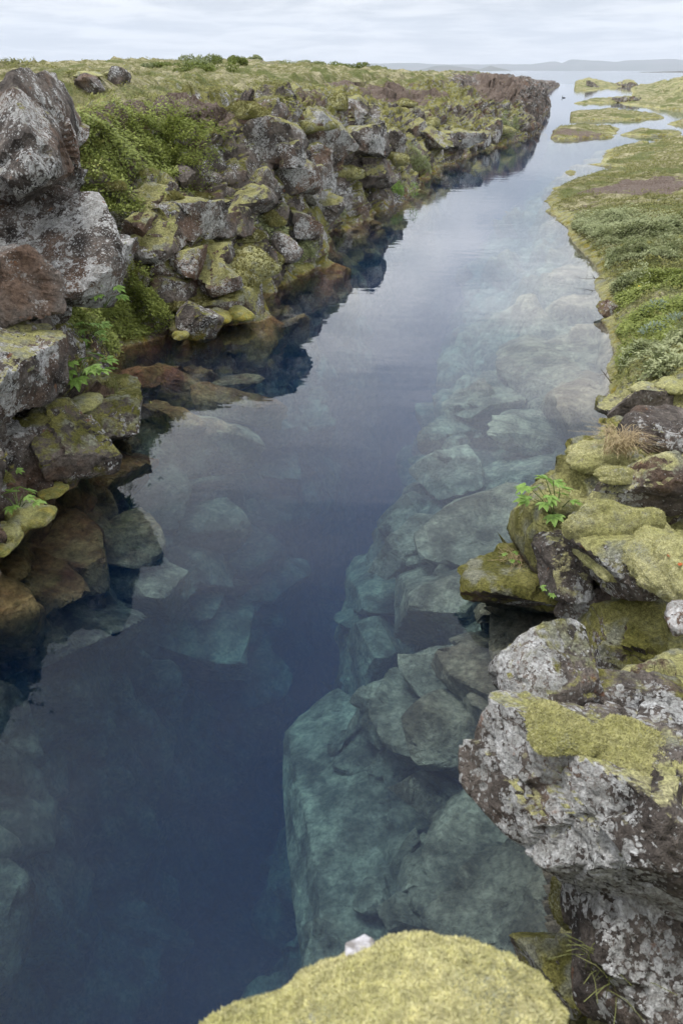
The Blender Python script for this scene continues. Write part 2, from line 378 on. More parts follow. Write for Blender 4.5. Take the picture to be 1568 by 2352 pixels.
def build_left():
    X, Y = resample(LS, lambda c: max(.020, .0047 * abs(c[1])) if c[1] > 4.2 else .10)
    nu = len(X)
    ker = np.array([1, 2, 3, 2, 1.]); ker /= ker.sum()
    keys = np.array(sorted(LP)); 
    def col(f): return np.interp(Y, keys, [f(LP[k_]) for k_ in keys])
    w = col(lambda r: r[0]); De = col(lambda r: r[1])
    # widen the underwater shelf where the photo shows one
    ctr = [(-w - 3.2, -13 + 0 * w), (-w - .5, -De - 6.5), (-w, -De), (-w * .55, -De * .42), (-w * .12, -.25 + 0 * w), (0 * w + .02, .03 + 0 * w)]
    for i in range(6):
        ctr.append((col(lambda r: r[2 + i][0]), col(lambda r: r[2 + i][1])))
    T = [0]; OFF = np.stack([c[0] for c in ctr], 1); ZZ = np.stack([c[1] for c in ctr], 1)
    # extra inland rings
    T = np.cumsum([0, 8, 22, 22, 16, 7, 22, 36, 36, 36, 36, 24])
    nv1 = T[-1] + 1
    tq = np.arange(nv1)
    off = np.stack([np.interp(tq, T, OFF[i]) for i in range(nu)]); z = np.stack([np.interp(tq, T, ZZ[i]) for i in range(nu)])
    for _ in range(2):   # round the corners a little
        off[:, 1:-1] = (off[:, :-2] + 2 * off[:, 1:-1] + off[:, 2:]) / 4; z[:, 1:-1] = (z[:, :-2] + 2 * z[:, 1:-1] + z[:, 2:]) / 4
    ext = np.geomspace(1.0, 170 / 4., 118)[1:]
    last = off[:, -1:]
    off2 = last + (ext[None, :] - 1) * 4.0
    off = np.concatenate([off, off2], 1); z = np.concatenate([z, np.zeros_like(off2)], 1)
    nv = off.shape[1]
    dx, dy = -0.985, 0.17
    PX = X[:, None] + off * dx; PY = Y[:, None] + off * dy
    pz = plateau(PX, PY)
    bl = sstep(off, last - .8, last + 2.5)
    z = z * (1 - bl) + pz * bl
    P = np.stack([PX, PY, z], -1)
    n = grid_normals(P); 
    if n[nu // 2, -5, 2] < 0: n = -n
    p = P.reshape(-1, 3); nn = n.reshape(-1, 3); o = off.ravel(); zf = p[:, 2]
    rim = np.repeat(last[:, 0], nv)
    plat = sstep(o, rim - 1.6, rim - .2)
    rocky = (1 - plat)
    # leafy slope zones are smoother
    def blob(c, r): return np.exp(-(((p - np.array(c)) / np.array(r)) ** 2).sum(1))
    leafy = np.clip(blob((-4.9, 12.2, 2.5), (1.6, 1.3, .6)) + blob((-3.9, 10.9, .45), (.75, .8, .5)) + blob((-3.6, 14.2, 2.6), (1.0, 1.0, .5)) + .8*blob((-.4,19,.6),(.6,1.2,.8)), 0, 1)
    amp = rocky * (1 - .75 * leafy)
    dist = np.clip(np.hypot(p[:, 0], p[:, 1]), 4, 80)
    sc = 1.0
    d = facet(p, 1.05, 3, 1.1, .30, (1, 1, 1.4)) * .42 + facet(p, .36, 9, 1.0, .4, (1, 1, 1.3)) * .38 + fbm(p * 5, 3, 5) * .03
    dpl = fbm(p * (.35, .35, 0), 3, 21) * .22 + np.maximum(fbm(p * (.9, .9, 0), 3, 31), 0) * .38 + np.maximum(fbm(p * (2.6, 2.6, 0), 2, 33), 0) * .18 + fbm(p * 4, 3, 8) * .035
    far = sstep(dist, 15, 50)
    dpl = dpl * (1 + far * .15)
    d = d * amp * np.where(zf < 0, 1.15, 1) + leafy * rocky * (fbm(p * 1.6, 3, 41) * .22 + .05) + dpl * plat
    # keep the shoreline where it is
    keep = .35 + .65 * sstep(np.abs(zf - .0), .0, .35)
    d = d * keep
    p2 = p + nn * d[:, None]
    soil = np.zeros(len(p)); grass = np.zeros(len(p))
    grass = plat * (.62 + .25 * fbm(p * (.3, .3, 0), 3, 51)) 
    moss = .10 + .25 * (1 - plat) * fbm(p * .6, 2, 61) + .5 * leafy
    moss -= .7 * sstep(p[:, 1], 54, 60); moss += .55 * np.exp(-(((p - (-2.1, 13.2, .7)) / (1.3, 1.6, .7)) ** 2).sum(1)) + .05 * sstep(dist, 22, 34) * rocky
    lich = .45 * np.exp(-(((p - (-3.2, 9.0, 2)) / (1.5, 3.0, 2)) ** 2).sum(1)) + .35 * sstep(p[:, 1], 15, 18) * (1 - sstep(p[:, 1], 24, 30))
    return p2, (nu, nv), dict(moss=moss, grass=grass, soil=soil, lichen=lich, tone=.35 + .3 * fbm(p * .5, 2, 71), ochre=np.ones(len(p))), dict(leafy=leafy, plat=plat, off=o, rim=rim, z0=zf)
LV, (nu, nv), LA, LX = build_left()
def soilspots(p, base, spots):
    for (x, y, rx, ry, a) in spots:
        base += a * np.minimum(2.2 * np.exp(-(((p[:, 0] - x) / rx) ** 2 + ((p[:, 1] - y) / ry) ** 2)), 1)
    return base
cliff = link(bpy.data.objects.new('left_cliff', np_mesh('left_cliff', LV, grid_faces(nu, nv), ROCK, True, LA)), kind='structure')
print('left', nu, nv, nu * nv)

# ------------------------------------------------------------------ right bank, islands and bed as one height field
main = [(-3.6, -7), (-3.2, -2), (-1.9, .0), (-1.0, .12), (-.2, .25), (.45, .4), (.85, .9), (.95, 1.5), (.92, 2.2), (1.0, 2.7), (1.35, 3.35), (1.72, 4.1), (1.74, 4.5), (1.45, 4.66), (1.2, 5.16), (1.33, 5.54), (1.79, 6.28)] + \
    [at(*p) for p in [(1300, 1090), (1330, 1060), (1402, 950), (1405, 860), (1392, 760), (1370, 640), (1335, 585), (1300, 540), (1270, 490), (1243, 462), (1270, 428), (1330, 411), (1400, 401), (1440, 394), (1405, 387), (1365, 378), (1385, 350), (1402, 339), (1470, 334), (1540, 345), (1640, 350)]] + [(80, 46), (120, 20), (60, -7)]
isl = [[(1235, 304), (1252, 295), (1290, 293), (1340, 294), (1415, 295), (1421, 303), (1400, 316), (1330, 320), (1280, 321), (1245, 316)],
       [(1255, 270), (1262, 262), (1310, 262), (1325, 260), (1370, 256), (1440, 258), (1525, 267), (1520, 272), (1450, 276), (1380, 276), (1320, 279), (1262, 282)],
       [(1315, 238), (1350, 230), (1405, 229), (1440, 231), (1452, 216), (1448, 203), (1460, 196), (1720, 192), (1760, 257), (1568, 254), (1500, 249), (1470, 244), (1430, 240), (1420, 236), (1340, 238)],
       [(1425, 311), (1440, 304), (1500, 303), (1540, 301), (1562, 305), (1555, 312), (1480, 314)],
       [(1500, 338), (1503, 324), (1530, 318), (1600, 322), (1620, 345), (1560, 343)],
       [(1286, 210), (1262, 203), (1255, 190), (1300, 185), (1400, 183), (1520, 187), (1470, 194), (1420, 200), (1360, 208)],
       [(1455, 330), (1470, 326), (1492, 328), (1488, 334), (1465, 335)],
       [(1288, 398), (1300, 394), (1322, 396), (1318, 402), (1298, 403)],
       [(1530, 285), (1545, 281), (1600, 281), (1620, 288), (1550, 289)]]
polys = [np.array(main)] + [np.array([at(*p) for p in q]) for q in isl]
def sdist(px, py, poly):
    a = poly; b = np.roll(poly, -1, 0); best = np.full(len(px), 1e9); ins = np.zeros(len(px), bool)
    for (x0, y0), (x1, y1) in zip(a, b):
        vx, vy = x1 - x0, y1 - y0
        t = np.clip(((px - x0) * vx + (py - y0) * vy) / (vx * vx + vy * vy + 1e-12), 0, 1)
        best = np.minimum(best, (px - x0 - t * vx) ** 2 + (py - y0 - t * vy) ** 2)
        if y0 != y1:
            cr = ((y0 > py) != (y1 > py)) & (px < (x1 - x0) * (py - y0) / (y1 - y0) + x0); ins ^= cr
    d = np.sqrt(best); return np.where(ins, d, -d)
_e = [(1010, 980, -1.3), (1000, 1080, -1.5), (950, 1200, -1.8), (840, 1320, -2.1), (815, 1550, -2.6), (745, 1800, -3.2), (670, 2050, -3.8), (620, 2300, -4.2)]
_ep = sorted([(*at(*q)[::-1], -q[2]) for q in _e])
EY = [-7, 1] + [q[0] for q in _ep] + [14, 18, 25, 40, 70, 120, 240]
EX = [-2.2, -1.5] + [q[1] for q in _ep] + [1.9, 2.7, 4.2, 8.6, 18, 31, 62]
ED = [4.5, 4.5] + [q[2] for q in _ep] + [1.5, 1.7, 1.8, 1.8, 1.5, 1.5, 1.5]
def build_right():
    ys = [-6.0]
    while ys[-1] < 235:
        y = ys[-1]; ys.append(y + (max(.022, .0056 * abs(y)) if y > .3 else .12))
    ys = np.array(ys); nv = 375
    xc = np.interp(ys, EY, EX) - 1.8
    t = np.linspace(0, 1, nv)
    wn = 5.0 + .62 * np.maximum(ys, 0) ** 1.0 + 1.2     # well covered width
    f = t * .9 + .0 * t; 
    wid = np.where(t[None, :] < .9, t[None, :] / .9 * wn[:, None], wn[:, None] * (1 + ((t[None, :] - .9) / .1) ** 1.6 * 1.0))
    PX = xc[:, None] + wid; PY = np.repeat(ys[:, None], nv, 1)
    x = PX.ravel(); y = PY.ravel()
    q = np.stack([x, y, 0 * x], 1)
    wj = fbm(q * .8, 3, 101) * np.clip(.015 * y, .06, .5)
    x_ = x + wj; y_ = y + fbm(q * .8, 3, 111) * np.clip(.015 * y, .06, .5)
    dm = sdist(x_, y_, polys[0]); di = np.full(len(x), -1e9)
    for k_, pp in enumerate(polys[1:]): di = np.maximum(di, sdist(x_, y_, pp))
    dC = np.maximum(sdist(x_, y_, polys[3]), sdist(x_, y_, polys[6]))
    cap = np.interp(y, [-7, .6, 1.6, 2.6, 4, 6, 9, 14, 24, 60], [2.0, 1.7, 1.0, .8, .75, .8, .75, .45, .3, .25])
    wcap = np.interp(y, [-7, .4, 1.2, 2.5, 5, 9, 20, 60], [.14, .14, .30, .5, .8, .8, .6, 1.0])
    cap = cap + np.clip((dm - 1.0) * .16, 0, .9) * np.interp(y, [0, 8, 14, 30], [2.2, 1, .5, .4])
    hm = cap * (1 - np.exp(-np.maximum(dm, 0) / wcap))
    hi = .27 * (1 - np.exp(-np.maximum(di, 0) / .7)) + np.clip(dC - 3, 0, 24) * .13 + 1.0 * sstep(dC, 2, 12) * (fbm(q * .13, 3, 121) + .35)
    d = np.maximum(dm, di)
    h = np.maximum(hm, hi)
    xe = np.interp(y, EY, EX); De = np.interp(y, EY, ED)
    xs = np.interp(y, LSx_y, LSx_x)
    wdt = np.maximum(xs - xe, .8)
    tt = np.clip(-d / wdt, 0, 1)
    uz = -De * tt ** .85 - .03 * (d < 0)
    far = sstep(y, 20, 45); uz = np.maximum(uz, -1.6 * far - 13 * (1 - far))
    z = np.where(d > 0, h, uz)
    fall = np.clip(xe - x, 0, 9)
    z = np.where(fall > 0, np.minimum(z, -De - fall * 6.0), z)
    z = np.maximum(z, -13)
    P = np.stack([x, y, z], 1).reshape(len(ys), nv, 3)
    n = grid_normals(P)
    if n[len(ys) // 2, nv // 2, 2] < 0: n = -n
    n = n.reshape(-1, 3); p = P.reshape(-1, 3)
    near = 1 - sstep(y, 7.0, 11.0)
    uw = sstep(z, -.02, -.25)
    rocky = np.maximum(np.where(z > 0, near, 0), uw * (1 - sstep(y, 35, 60) * .7))
    dd = (facet(p, 1.3, 203, 1.3, .30, (1, 1, .8)) * .42 + facet(p, .38, 209, .9, .35) * .26 + fbm(p * 5, 3, 205) * .03) * rocky
    lm = (fbm(p * (.5, .5, 0), 3, 221) * .16 + np.maximum(fbm(p * (1.6, 1.6, 0), 3, 231), 0) * .22 + fbm(p * 5, 2, 208) * .03) * (1 - rocky) * sstep(d, 0, .8)
    lava = sstep(dC, 2, 7)
    dd = dd * (.35 + .65 * sstep(np.abs(z), 0, .35)) + lm + lava * (facet(p, 5.0, 303, .8, .1) * .16 + facet(p, 2.2, 305, .8, .25) * .16)
    p2 = p + n * dd[:, None]
    p2[:, 2] = np.where(d < -.12, np.minimum(p2[:, 2], -.05 + np.clip(d, -1, 0) * .12), p2[:, 2])
    grass = sstep(d, .15, .6) * (1 - near) * (.75 + .3 * fbm(p * (.4, .4, 0), 3, 241)) * (1 - lava * .35)
    soil = np.zeros(len(p))
    moss = .35 + .35 * near + .2 * fbm(p * .7, 2, 251)
    tone = .55 + .35 * fbm(p * .6, 2, 261) + .15 * near
    return p2, (len(ys), nv), dict(moss=moss, grass=grass, soil=soil, tone=tone, lichen=.15 * near), dict(d=d, dC=dC, near=near)
_s = np.array(main[6:28]); _o = np.argsort(_s[:, 1]); 
LSx_y = np.concatenate([[-7, .4], _s[_o, 1], [60, 120, 240]]); LSx_x = np.concatenate([[1.2, 1.0], _s[_o, 0], [16, 33, 66]])
RV, (nu2, nv2), RA, RX = build_right()
bank = link(bpy.data.objects.new('right_bank', np_mesh('right_bank', RV, grid_faces(nu2, nv2)[:, ::-1], ROCK, True, RA)), kind='structure')
print('right', nu2, nv2, nu2 * nv2)
bpy.context.view_layer.update()

def hit(X, Y, which=None):
    """first ground point seen along a picture direction, its normal and its distance along the view axis"""
    d = ray(X, Y); best = None
    for o in ([cliff, bank] if which is None else [which]):
        ok, loc, nrm, _ = o.ray_cast(EYE, d.normalized(), distance=400)
        if ok:
            t = (loc - EYE).length / d.length
            if best is None or t < best[2]: best = (loc, nrm, t)
    if best and best[1].dot(d) > 0: best = (best[0], -best[1], best[2])
    return best

# brown earth patches: picture centre, half sizes, weight -> ellipses on the ground
BARE = []
for (X, Y, rx, ry, wt) in [(400, 243, 85, 12, .8), (205, 256, 62, 9, .7), (290, 266, 30, 7, .5), (875, 213, 85, 14, .85), (960, 212, 50, 8, .6), (780, 222, 60, 8, .5), (700, 217, 60, 6, .45), (1165, 188, 55, 28, .9), (1130, 215, 50, 10, .5), (1445, 432, 75, 15, .85), (1530, 422, 60, 12, .75), (1330, 305, 40, 6, .6), (1350, 470, 30, 6, .35), (600, 232, 60, 7, .45)]:
    h_ = hit(X, Y)
    if h_:
        dep = max(PITCH - math.atan((1176 - Y) / FD), .03)
        BARE.append((h_[0].x, h_[0].y, rx * 1.25 * h_[2] / FD, min(1.4 * ry * h_[2] / FD / math.sin(dep + .12), 12), wt))
_ = 0
for o_, V_, msk in ((cliff, LV, (LX['z0'] > 1.9) * sstep(LX['off'], .9, 1.6)), (bank, RV, np.ones(len(RV)))):
    o_.data.attributes['soil'].data.foreach_set('value', (soilspots(V_, np.zeros(len(V_)), BARE) * msk).astype(np.float32)); o_.data.update()
# ------------------------------------------------------------------ water
def water_material():
    m_, k = newmat('clear_meltwater')
    pos = k.new('ShaderNodeNewGeometry').outputs['Position']
    st = k.vm('MULTIPLY', pos, (1.0, 2.2, 1.0))
    r1 = k.noise(st, 1.1, 2, .5); r2 = k.noise(st, 5.5, 3, .55, .3)
    calm = k.ss(k.noise(pos, .22, 3), .42, .66)
    hh = k.m('ADD', k.m('MULTIPLY', r1, .8), k.m('MULTIPLY', r2, k.m('MULTIPLY', calm, .16)))
    nb = k.bump(hh, .010, .36)
    fr = k.new('ShaderNodeFresnel', ins={'IOR': 1.333}); k.put(fr.inputs['Normal'], nb)
    gl = k.new('ShaderNodeBsdfGlossy', ins={'Color': (1, 1, 1), 'Roughness': 0.0}); k.put(gl.inputs['Normal'], nb)
    tr = k.new('ShaderNodeBsdfTransparent', ins={'Color': (1, 1, 1)})
    mx = k.new('ShaderNodeMixShader', ins={0: fr.outputs[0]}); k.l.new(tr.outputs[0], mx.inputs[1]); k.l.new(gl.outputs[0], mx.inputs[2])
    ab = k.new('ShaderNodeVolumeAbsorption', ins={'Color': (.08, .58, .72), 'Density': .31})
    sc = k.new('ShaderNodeVolumeScatter', ins={'Color': (.09, .36, 1.0), 'Density': .048, 'Anisotropy': 0.0})
    ad = k.new('ShaderNodeAddShader'); k.l.new(ab.outputs[0], ad.inputs[0]); k.l.new(sc.outputs[0], ad.inputs[1])
    out(k, mx.outputs[0], ad.outputs[0])
    try: m_.cycles.homogeneous_volume = True
    except Exception: pass
    return m_
def box_mesh(name, x0, x1, y0, y1, z0, z1, mat):
    bm = bmesh.new(); bmesh.ops.create_cube(bm, size=1)
    for v in bm.verts: v.co = Vector((x0 if v.co.x < 0 else x1, y0 if v.co.y < 0 else y1, z0 if v.co.z < 0 else z1))
    me = bpy.data.meshes.new(name); bm.to_mesh(me); bm.free(); me.materials.append(mat); return me
WATER = water_material()
link(bpy.data.objects.new('water', box_mesh('water', -40, 170, -8, 260, -16, 0, WATER)), kind='structure')
def lake_material():
    m_, k = newmat('lake_water')
    pos = k.new('ShaderNodeNewGeometry').outputs['Position']
    nb = k.bump(k.noise(k.vm('MULTIPLY', pos, (1, 3, 1)), .6, 3), .05, .4)
    out(k, pbsdf(k, (.05, .08, .11), .08, nb, .5).outputs[0]); return m_
LAKE = lake_material()
lk = np.array([(-9000, 256, -.004), (9000, 256, -.004), (9000, 9000, -.004), (-9000, 9000, -.004)])
link(bpy.data.objects.new('lake', np_mesh('lake', lk, np.array([[0, 1, 2, 3]]), LAKE)), kind='structure')

# ------------------------------------------------------------------ far mountains, shores
MOUNT = plain('mountain_rock', (.075, .085, .06), (.11, .10, .085), .003)
def ridge(name, pts, y, depth, seed, label=None, cat=None):
    """pts: (x, height) silhouette; a ridge body with real depth"""
    xs = np.linspace(pts[0][0], pts[-1][0], 160); hs = np.interp(xs, [p[0] for p in pts], [p[1] for p in pts])
    t = np.linspace(-1, 1, 25)
    X = np.repeat(xs[:, None], 25, 1); Y = y + np.repeat(t[None, :], 160, 0) * depth
    prof = (1 - np.abs(t)) ** .8
    q = np.stack([X.ravel() / 260, Y.ravel() / 260, 0 * X.ravel()], 1)
    nz_ = fbm(q, 4, seed).reshape(X.shape)
    Z = hs[:, None] * prof[None, :] * (1 + .25 * nz_) - 3
    me = np_mesh(name, np.stack([X, Y, Z], -1).reshape(-1, 3), grid_faces(160, 25), MOUNT)
    o = bpy.data.objects.new(name, me); link(o, kind='structure'); return o
def mx(X, y): return (X - 784) / FD * y * math.cos(PITCH) * 1.0 + 0 * X if False else ray(X, 161).x / ray(X, 161).y * y
def mh(Y, y): d = ray(784, Y); return CAM_H + d.z / d.y * y
M1 = 4200
ridge('shield_mountain', [(mx(955, M1), 0), (mx(975, M1), mh(156, M1)), (mx(1000, M1), mh(148, M1)), (mx(1030, M1), mh(147, M1)), (mx(1060, M1), mh(152, M1)), (mx(1095, M1), mh(158, M1)), (mx(1110, M1), mh(157, M1)), (mx(1125, M1), mh(151, M1)), (mx(1135, M1), mh(153, M1)), (mx(1150, M1), 0)], M1, 500, 3)
M2 = 7200
ridge('mountain_range', [(mx(400, M2), mh(150, M2)), (mx(760, M2), mh(147, M2)), (mx(900, M2), mh(144, M2)), (mx(1000, M2), mh(146, M2)), (mx(1180, M2), mh(148, M2)), (mx(1270, M2), mh(140, M2)), (mx(1290, M2), mh(148, M2)), (mx(1310, M2), mh(137, M2)), (mx(1400, M2), mh(139, M2)), (mx(1480, M2), mh(134, M2)), (mx(1600, M2), mh(138, M2)), (mx(2100, M2), mh(142, M2))], M2, 900, 5)
M3 = 1500
ridge('far_lake_shore', [(mx(1452, M3), 2.7), (mx(1470, M3), 4.0), (mx(1520, M3), mh(158.5, M3)), (mx(1600, M3), mh(156, M3)), (mx(1800, M3), mh(153, M3))], M3, 60, 7)

def haze_material():
    m_, k = newmat('haze_air')
    pv = k.new('ShaderNodeVolumePrincipled', ins={'Color': (.86, .91, 1.0), 'Density': .00013, 'Anisotropy': 0.0})
    out(k, None, pv.outputs[0])
    return m_
link(bpy.data.objects.new('haze', box_mesh('haze', -9800, 9800, -60, 9800, -17.5, 420, haze_material())), kind='stuff')

# ------------------------------------------------------------------ rocks
_ico = {}
def ico(sub):
    if sub not in _ico:
        bm = bmesh.new(); bmesh.ops.create_icosphere(bm, subdivisions=sub, radius=1)
        _ico[sub] = (np.array([v.co[:] for v in bm.verts]), np.array([[v.index for v in f.verts] for f in bm.faces])); bm.free()
    return _ico[sub]
def rock_shape(seed, sub=4, dims=(1, 1, 1), planes=14, rough=1.0, soft=10.):
    """angular block: a sphere cut by random planes, broken by facets; dims in metres (half axes)"""
    r = np.random.RandomState(seed); D, F = ico(sub); planes = max(3, planes // 2)
    N = r.normal(size=(planes, 3)); N /= np.linalg.norm(N, axis=1)[:, None]
    B = np.array([[0, 0, 1], [0, 0, -1], [1, 0, 0], [-1, 0, 0], [0, 1, 0], [0, -1, 0]]) + r.normal(size=(6, 3)) * .42
    B /= np.linalg.norm(B, axis=1)[:, None]; N = np.concatenate([N, B])
    h = np.concatenate([r.uniform(.66, .98, planes), r.uniform(.62, .84, 6)])
    c = np.maximum(D @ N.T, 1e-2) / h[None, :]
    c = np.concatenate([c, np.full((len(D), 1), .74)], 1)
    sp = 80.
    R = 1 / ((c ** sp).sum(1)) ** (1 / sp) * 1.14
    P = D * R[:, None] * np.array(dims)
    m_ = float(np.mean(dims))
    P0 = P + r.uniform(-50, 50, 3)
    disp = facet(P0, m_ * .9, seed, .9, .10) * .15 + facet(P0, m_ * .30, seed + 9, .9, .25) * .09 + fbm(P0 / m_ * 3.5, 4, seed) * .035 * m_
    if sub >= 5: disp = disp + fbm(P0 / m_ * 16, 3, seed + 3) * .016 * m_
    nn = P / (np.array(dims) ** 2); nn /= np.linalg.norm(nn, axis=1)[:, None]
    return P + nn * (disp * rough)[:, None], F
def moss_shape(seed, sub=4, dims=(1, 1, .6), lumps=7):
    """cushion: union of rounded lobes seen from its middle"""
    r = np.random.RandomState(seed); D, F = ico(sub)
    R = np.full(len(D), .72)
    for _ in range(lumps):
        c = r.normal(size=3); c[2] = abs(c[2]) * .6; c /= np.linalg.norm(c); cr = r.uniform(.38, .52); cc = c * r.uniform(.42, .62)
        b = D @ cc; disc = b * b - (cc @ cc - cr * cr)
        t = np.where(disc > 0, b + np.sqrt(np.maximum(disc, 0)), 0)
        m_ = np.maximum(R, t); R = np.where(np.abs(R - t) < .12, m_ + (.12 - np.abs(R - t)) ** 2 / .48, m_)
    P = D * R[:, None]
    P = P * (1 + .16 * fbm(P * 2.6 + seed, 4, seed) + .05 * fbm(P * 9, 3, seed + 2))[:, None]
    P[:, 2] = np.where(P[:, 2] < 0, P[:, 2] * .6, P[:, 2])
    return P * np.array(dims), F
def dims_for(t, Y, w, h, flat):
    """half axes in metres for a rock that spans w x h picture units at axial distance t"""
    sx = w * t / FD / 2; H = h * t / FD / 2
    dep = PITCH - math.atan((1176 - Y) / FD); dep = max(dep, .12)
    sz = sx * flat; sz = min(sz, H / math.cos(dep) * .95)
    sy = math.sqrt(max(H * H - (sz * math.cos(dep)) ** 2, 0)) / math.sin(dep)
    sy = min(max(sy, .45 * sx), 1.6 * sx)
    return sx, sy, sz
def place_rock(X, Y, w, h, flat=.7, seed=0, sub=4, y=None, z=None, rot=0., tilt=(0, 0), name='boulder', moss=0., tone=.5, lichen=0., nomoss=0., bare=0., grass=0., ochre=0., parent=None, label=None, cat='rock', group=None, planes=14, sink=.25, dims=None, rough=1.0):
    if y is not None or z is not None:
        d = ray(X, Y); t = y / d.y if y is not None else (z - CAM_H) / d.z; c = EYE + d * t
    else:
        hh = hit(X, Y)
        if hh is None: return None
        t = hh[2]; c = hh[0].copy()
    D = dims or [q * 1.06 for q in dims_for(t, Y, w, h, flat)]
    if y is None and z is None:
        c = c - (c - EYE).normalized() * (-sink * min(D)) 
    V, F = rock_shape(seed + 1000, sub, D, planes, rough)
    n_ = len(V)
    me = np_mesh(name, V, F, ROCK, True, {a: np.full(n_, v) for a, v in dict(moss=moss, tone=tone, lichen=lichen, nomoss=nomoss, bare=bare, grass=grass, ochre=ochre).items() if v})
    me.set_sharp_from_angle(angle=math.radians(19))
    if name == 'sunken_rock':
        top = float((V @ np.array(Euler((tilt[0], tilt[1], rot)).to_matrix()).T)[:, 2].max()) + c.z
        if top > -.10: c.z -= top + .10
    o = bpy.data.objects.new(name, me); o.location = c; o.rotation_euler = (tilt[0], tilt[1], rot)
    link(o, parent, None, label, cat if label else None, group)
    return o
MOSSPTS = []     # (object, density) for fuzz
def place_moss(X, Y, w, h, flat=.55, seed=0, sub=4, y=None, z=None, mat=None, parent=None, label=None, name='moss_cushion', rot=0., tilt=(0, 0), fuzz=0, group=None, lumps=7, sink=.2, dims=None):
    if y is not None or z is not None:
        d = ray(X, Y); t = y / d.y if y is not None else (z - CAM_H) / d.z; c = EYE + d * t
    else:
        hh = hit(X, Y)
        if hh is None: return None
        t = hh[2]; c = hh[0].copy()
    D = dims or dims_for(t, Y, w, h, flat)
    D = [q * 1.12 for q in D]
    if y is None and z is None: c = c + (c - EYE).normalized() * (sink * min(D))
    V, F = moss_shape(seed + 500, sub, D, lumps)
    o = bpy.data.objects.new(name, np_mesh(name, V, F, mat or MOSS_M)); o.location = c; o.rotation_euler = (tilt[0], tilt[1], rot)
    if parent is not None:
        link(o, parent); o.matrix_parent_inverse = Matrix.Translation(parent.location).inverted() if parent.type == 'MESH' and parent.location.length > 0 else Matrix()
        if parent.location.length > 0: o.matrix_parent_inverse = (Matrix.Translation(parent.location) @ parent.rotation_euler.to_matrix().to_4x4()).inverted()
    else: link(o, None, None, label, 'moss', group)
    if fuzz: MOSSPTS.append((o, V, F, c.copy(), Euler((tilt[0], tilt[1], rot)), fuzz, mat))
    return o

# --- left side, rocks standing clear of the cliff
place_rock(58, 338, 262, 290, .9, 21, 5, y=9.6, name='boulder', lichen=.25, moss=-.1, tone=.4, label='large dark boulder with moss on top at the upper left edge beside the heath', planes=12, rot=.3)
place_rock(62, 560, 250, 290, .9, 22, 5, y=9.3, name='boulder', lichen=.85, nomoss=.5, label='huge angular boulder covered in white lichen rings below the dark mossy one', planes=9, rot=.7)
place_rock(238, 600, 118, 118, .9, 23, 5, lichen=.8, nomoss=.5, label='blocky white lichened boulder just above the leafy green hollow', planes=8)
place_rock(30, 645, 170, 270, .9, 24, 5, y=7.6, nomoss=.7, bare=.5, label='smooth grey brown slab leaning at the left edge under the lichened boulder', planes=8, rot=.5)
place_rock(45, 835, 200, 190, .8, 25, 5, y=6.9, lichen=.55, moss=.0, tone=.6, label='pale grey boulder with orange stain and moss tufts above the rubble at the left edge', planes=9)
place_rock(25, 1030, 160, 120, .75, 26, 5, lichen=.5, nomoss=.5, label='rounded whitish stone wedged in the rubble at the left edge')
for i, (X, Y, w, h) in enumerate([(60, 930, 110, 90), (130, 960, 110, 120), (15, 930, 70, 100), (110, 1060, 130, 110), (60, 1110, 150, 110), (170, 990, 60, 90), (10, 1140, 90, 110)]):
    place_rock(X, Y, w, h, .8, 30 + i, 4, name='rock', parent=cliff, lichen=.35, nomoss=.3)
ok_ = place_rock(238, 955, 175, 130, .65, 41, 5, z=.22, moss=.25, tone=.3, label='low mossy outcrop with yellow fringe jutting into the water on the left', planes=9, rot=.3)
place_moss(190, 930, 90, 60, .5, 43, z=.48, mat=MOSS_G, parent=ok_)
place_moss(270, 920, 80, 40, .5, 44, z=.42, mat=MOSS_G, parent=ok_)
place_rock(150, 1030, 150, 240, .8, 42, 5, y=6.9, moss=.05, tone=.2, label='brown rock face with golden moss meeting the water behind the jutting outcrop', planes=9)
place_moss(125, 1130, 60, 45, .5, 45, z=.12, mat=MOSS_G, label='small bright yellow moss clump at the waterline under the brown rock face')
place_moss(62, 1190, 110, 85, .55, 46, 5, z=.22, mat=MOSS_G, label='rounded yellow green moss mound at the waterline with a leafy herb behind it')
place_moss(12, 1240, 95, 110, .6, 47, 5, z=.22, mat=MOSS_G, label='golden moss mound cut by the left edge of the photo at the water')
for i, (X, Y, w, h, yy) in enumerate([(20, 430, 170, 110, 9.5), (120, 425, 110, 90, 9.9), (110, 700, 130, 90, 9.4), (10, 760, 120, 80, 7.6), (90, 770, 90, 70, 7.8)]):
    place_rock(X, Y, w, h, .9, 160 + i, 4, y=yy, name='rock', parent=cliff, lichen=.3, nomoss=.2)
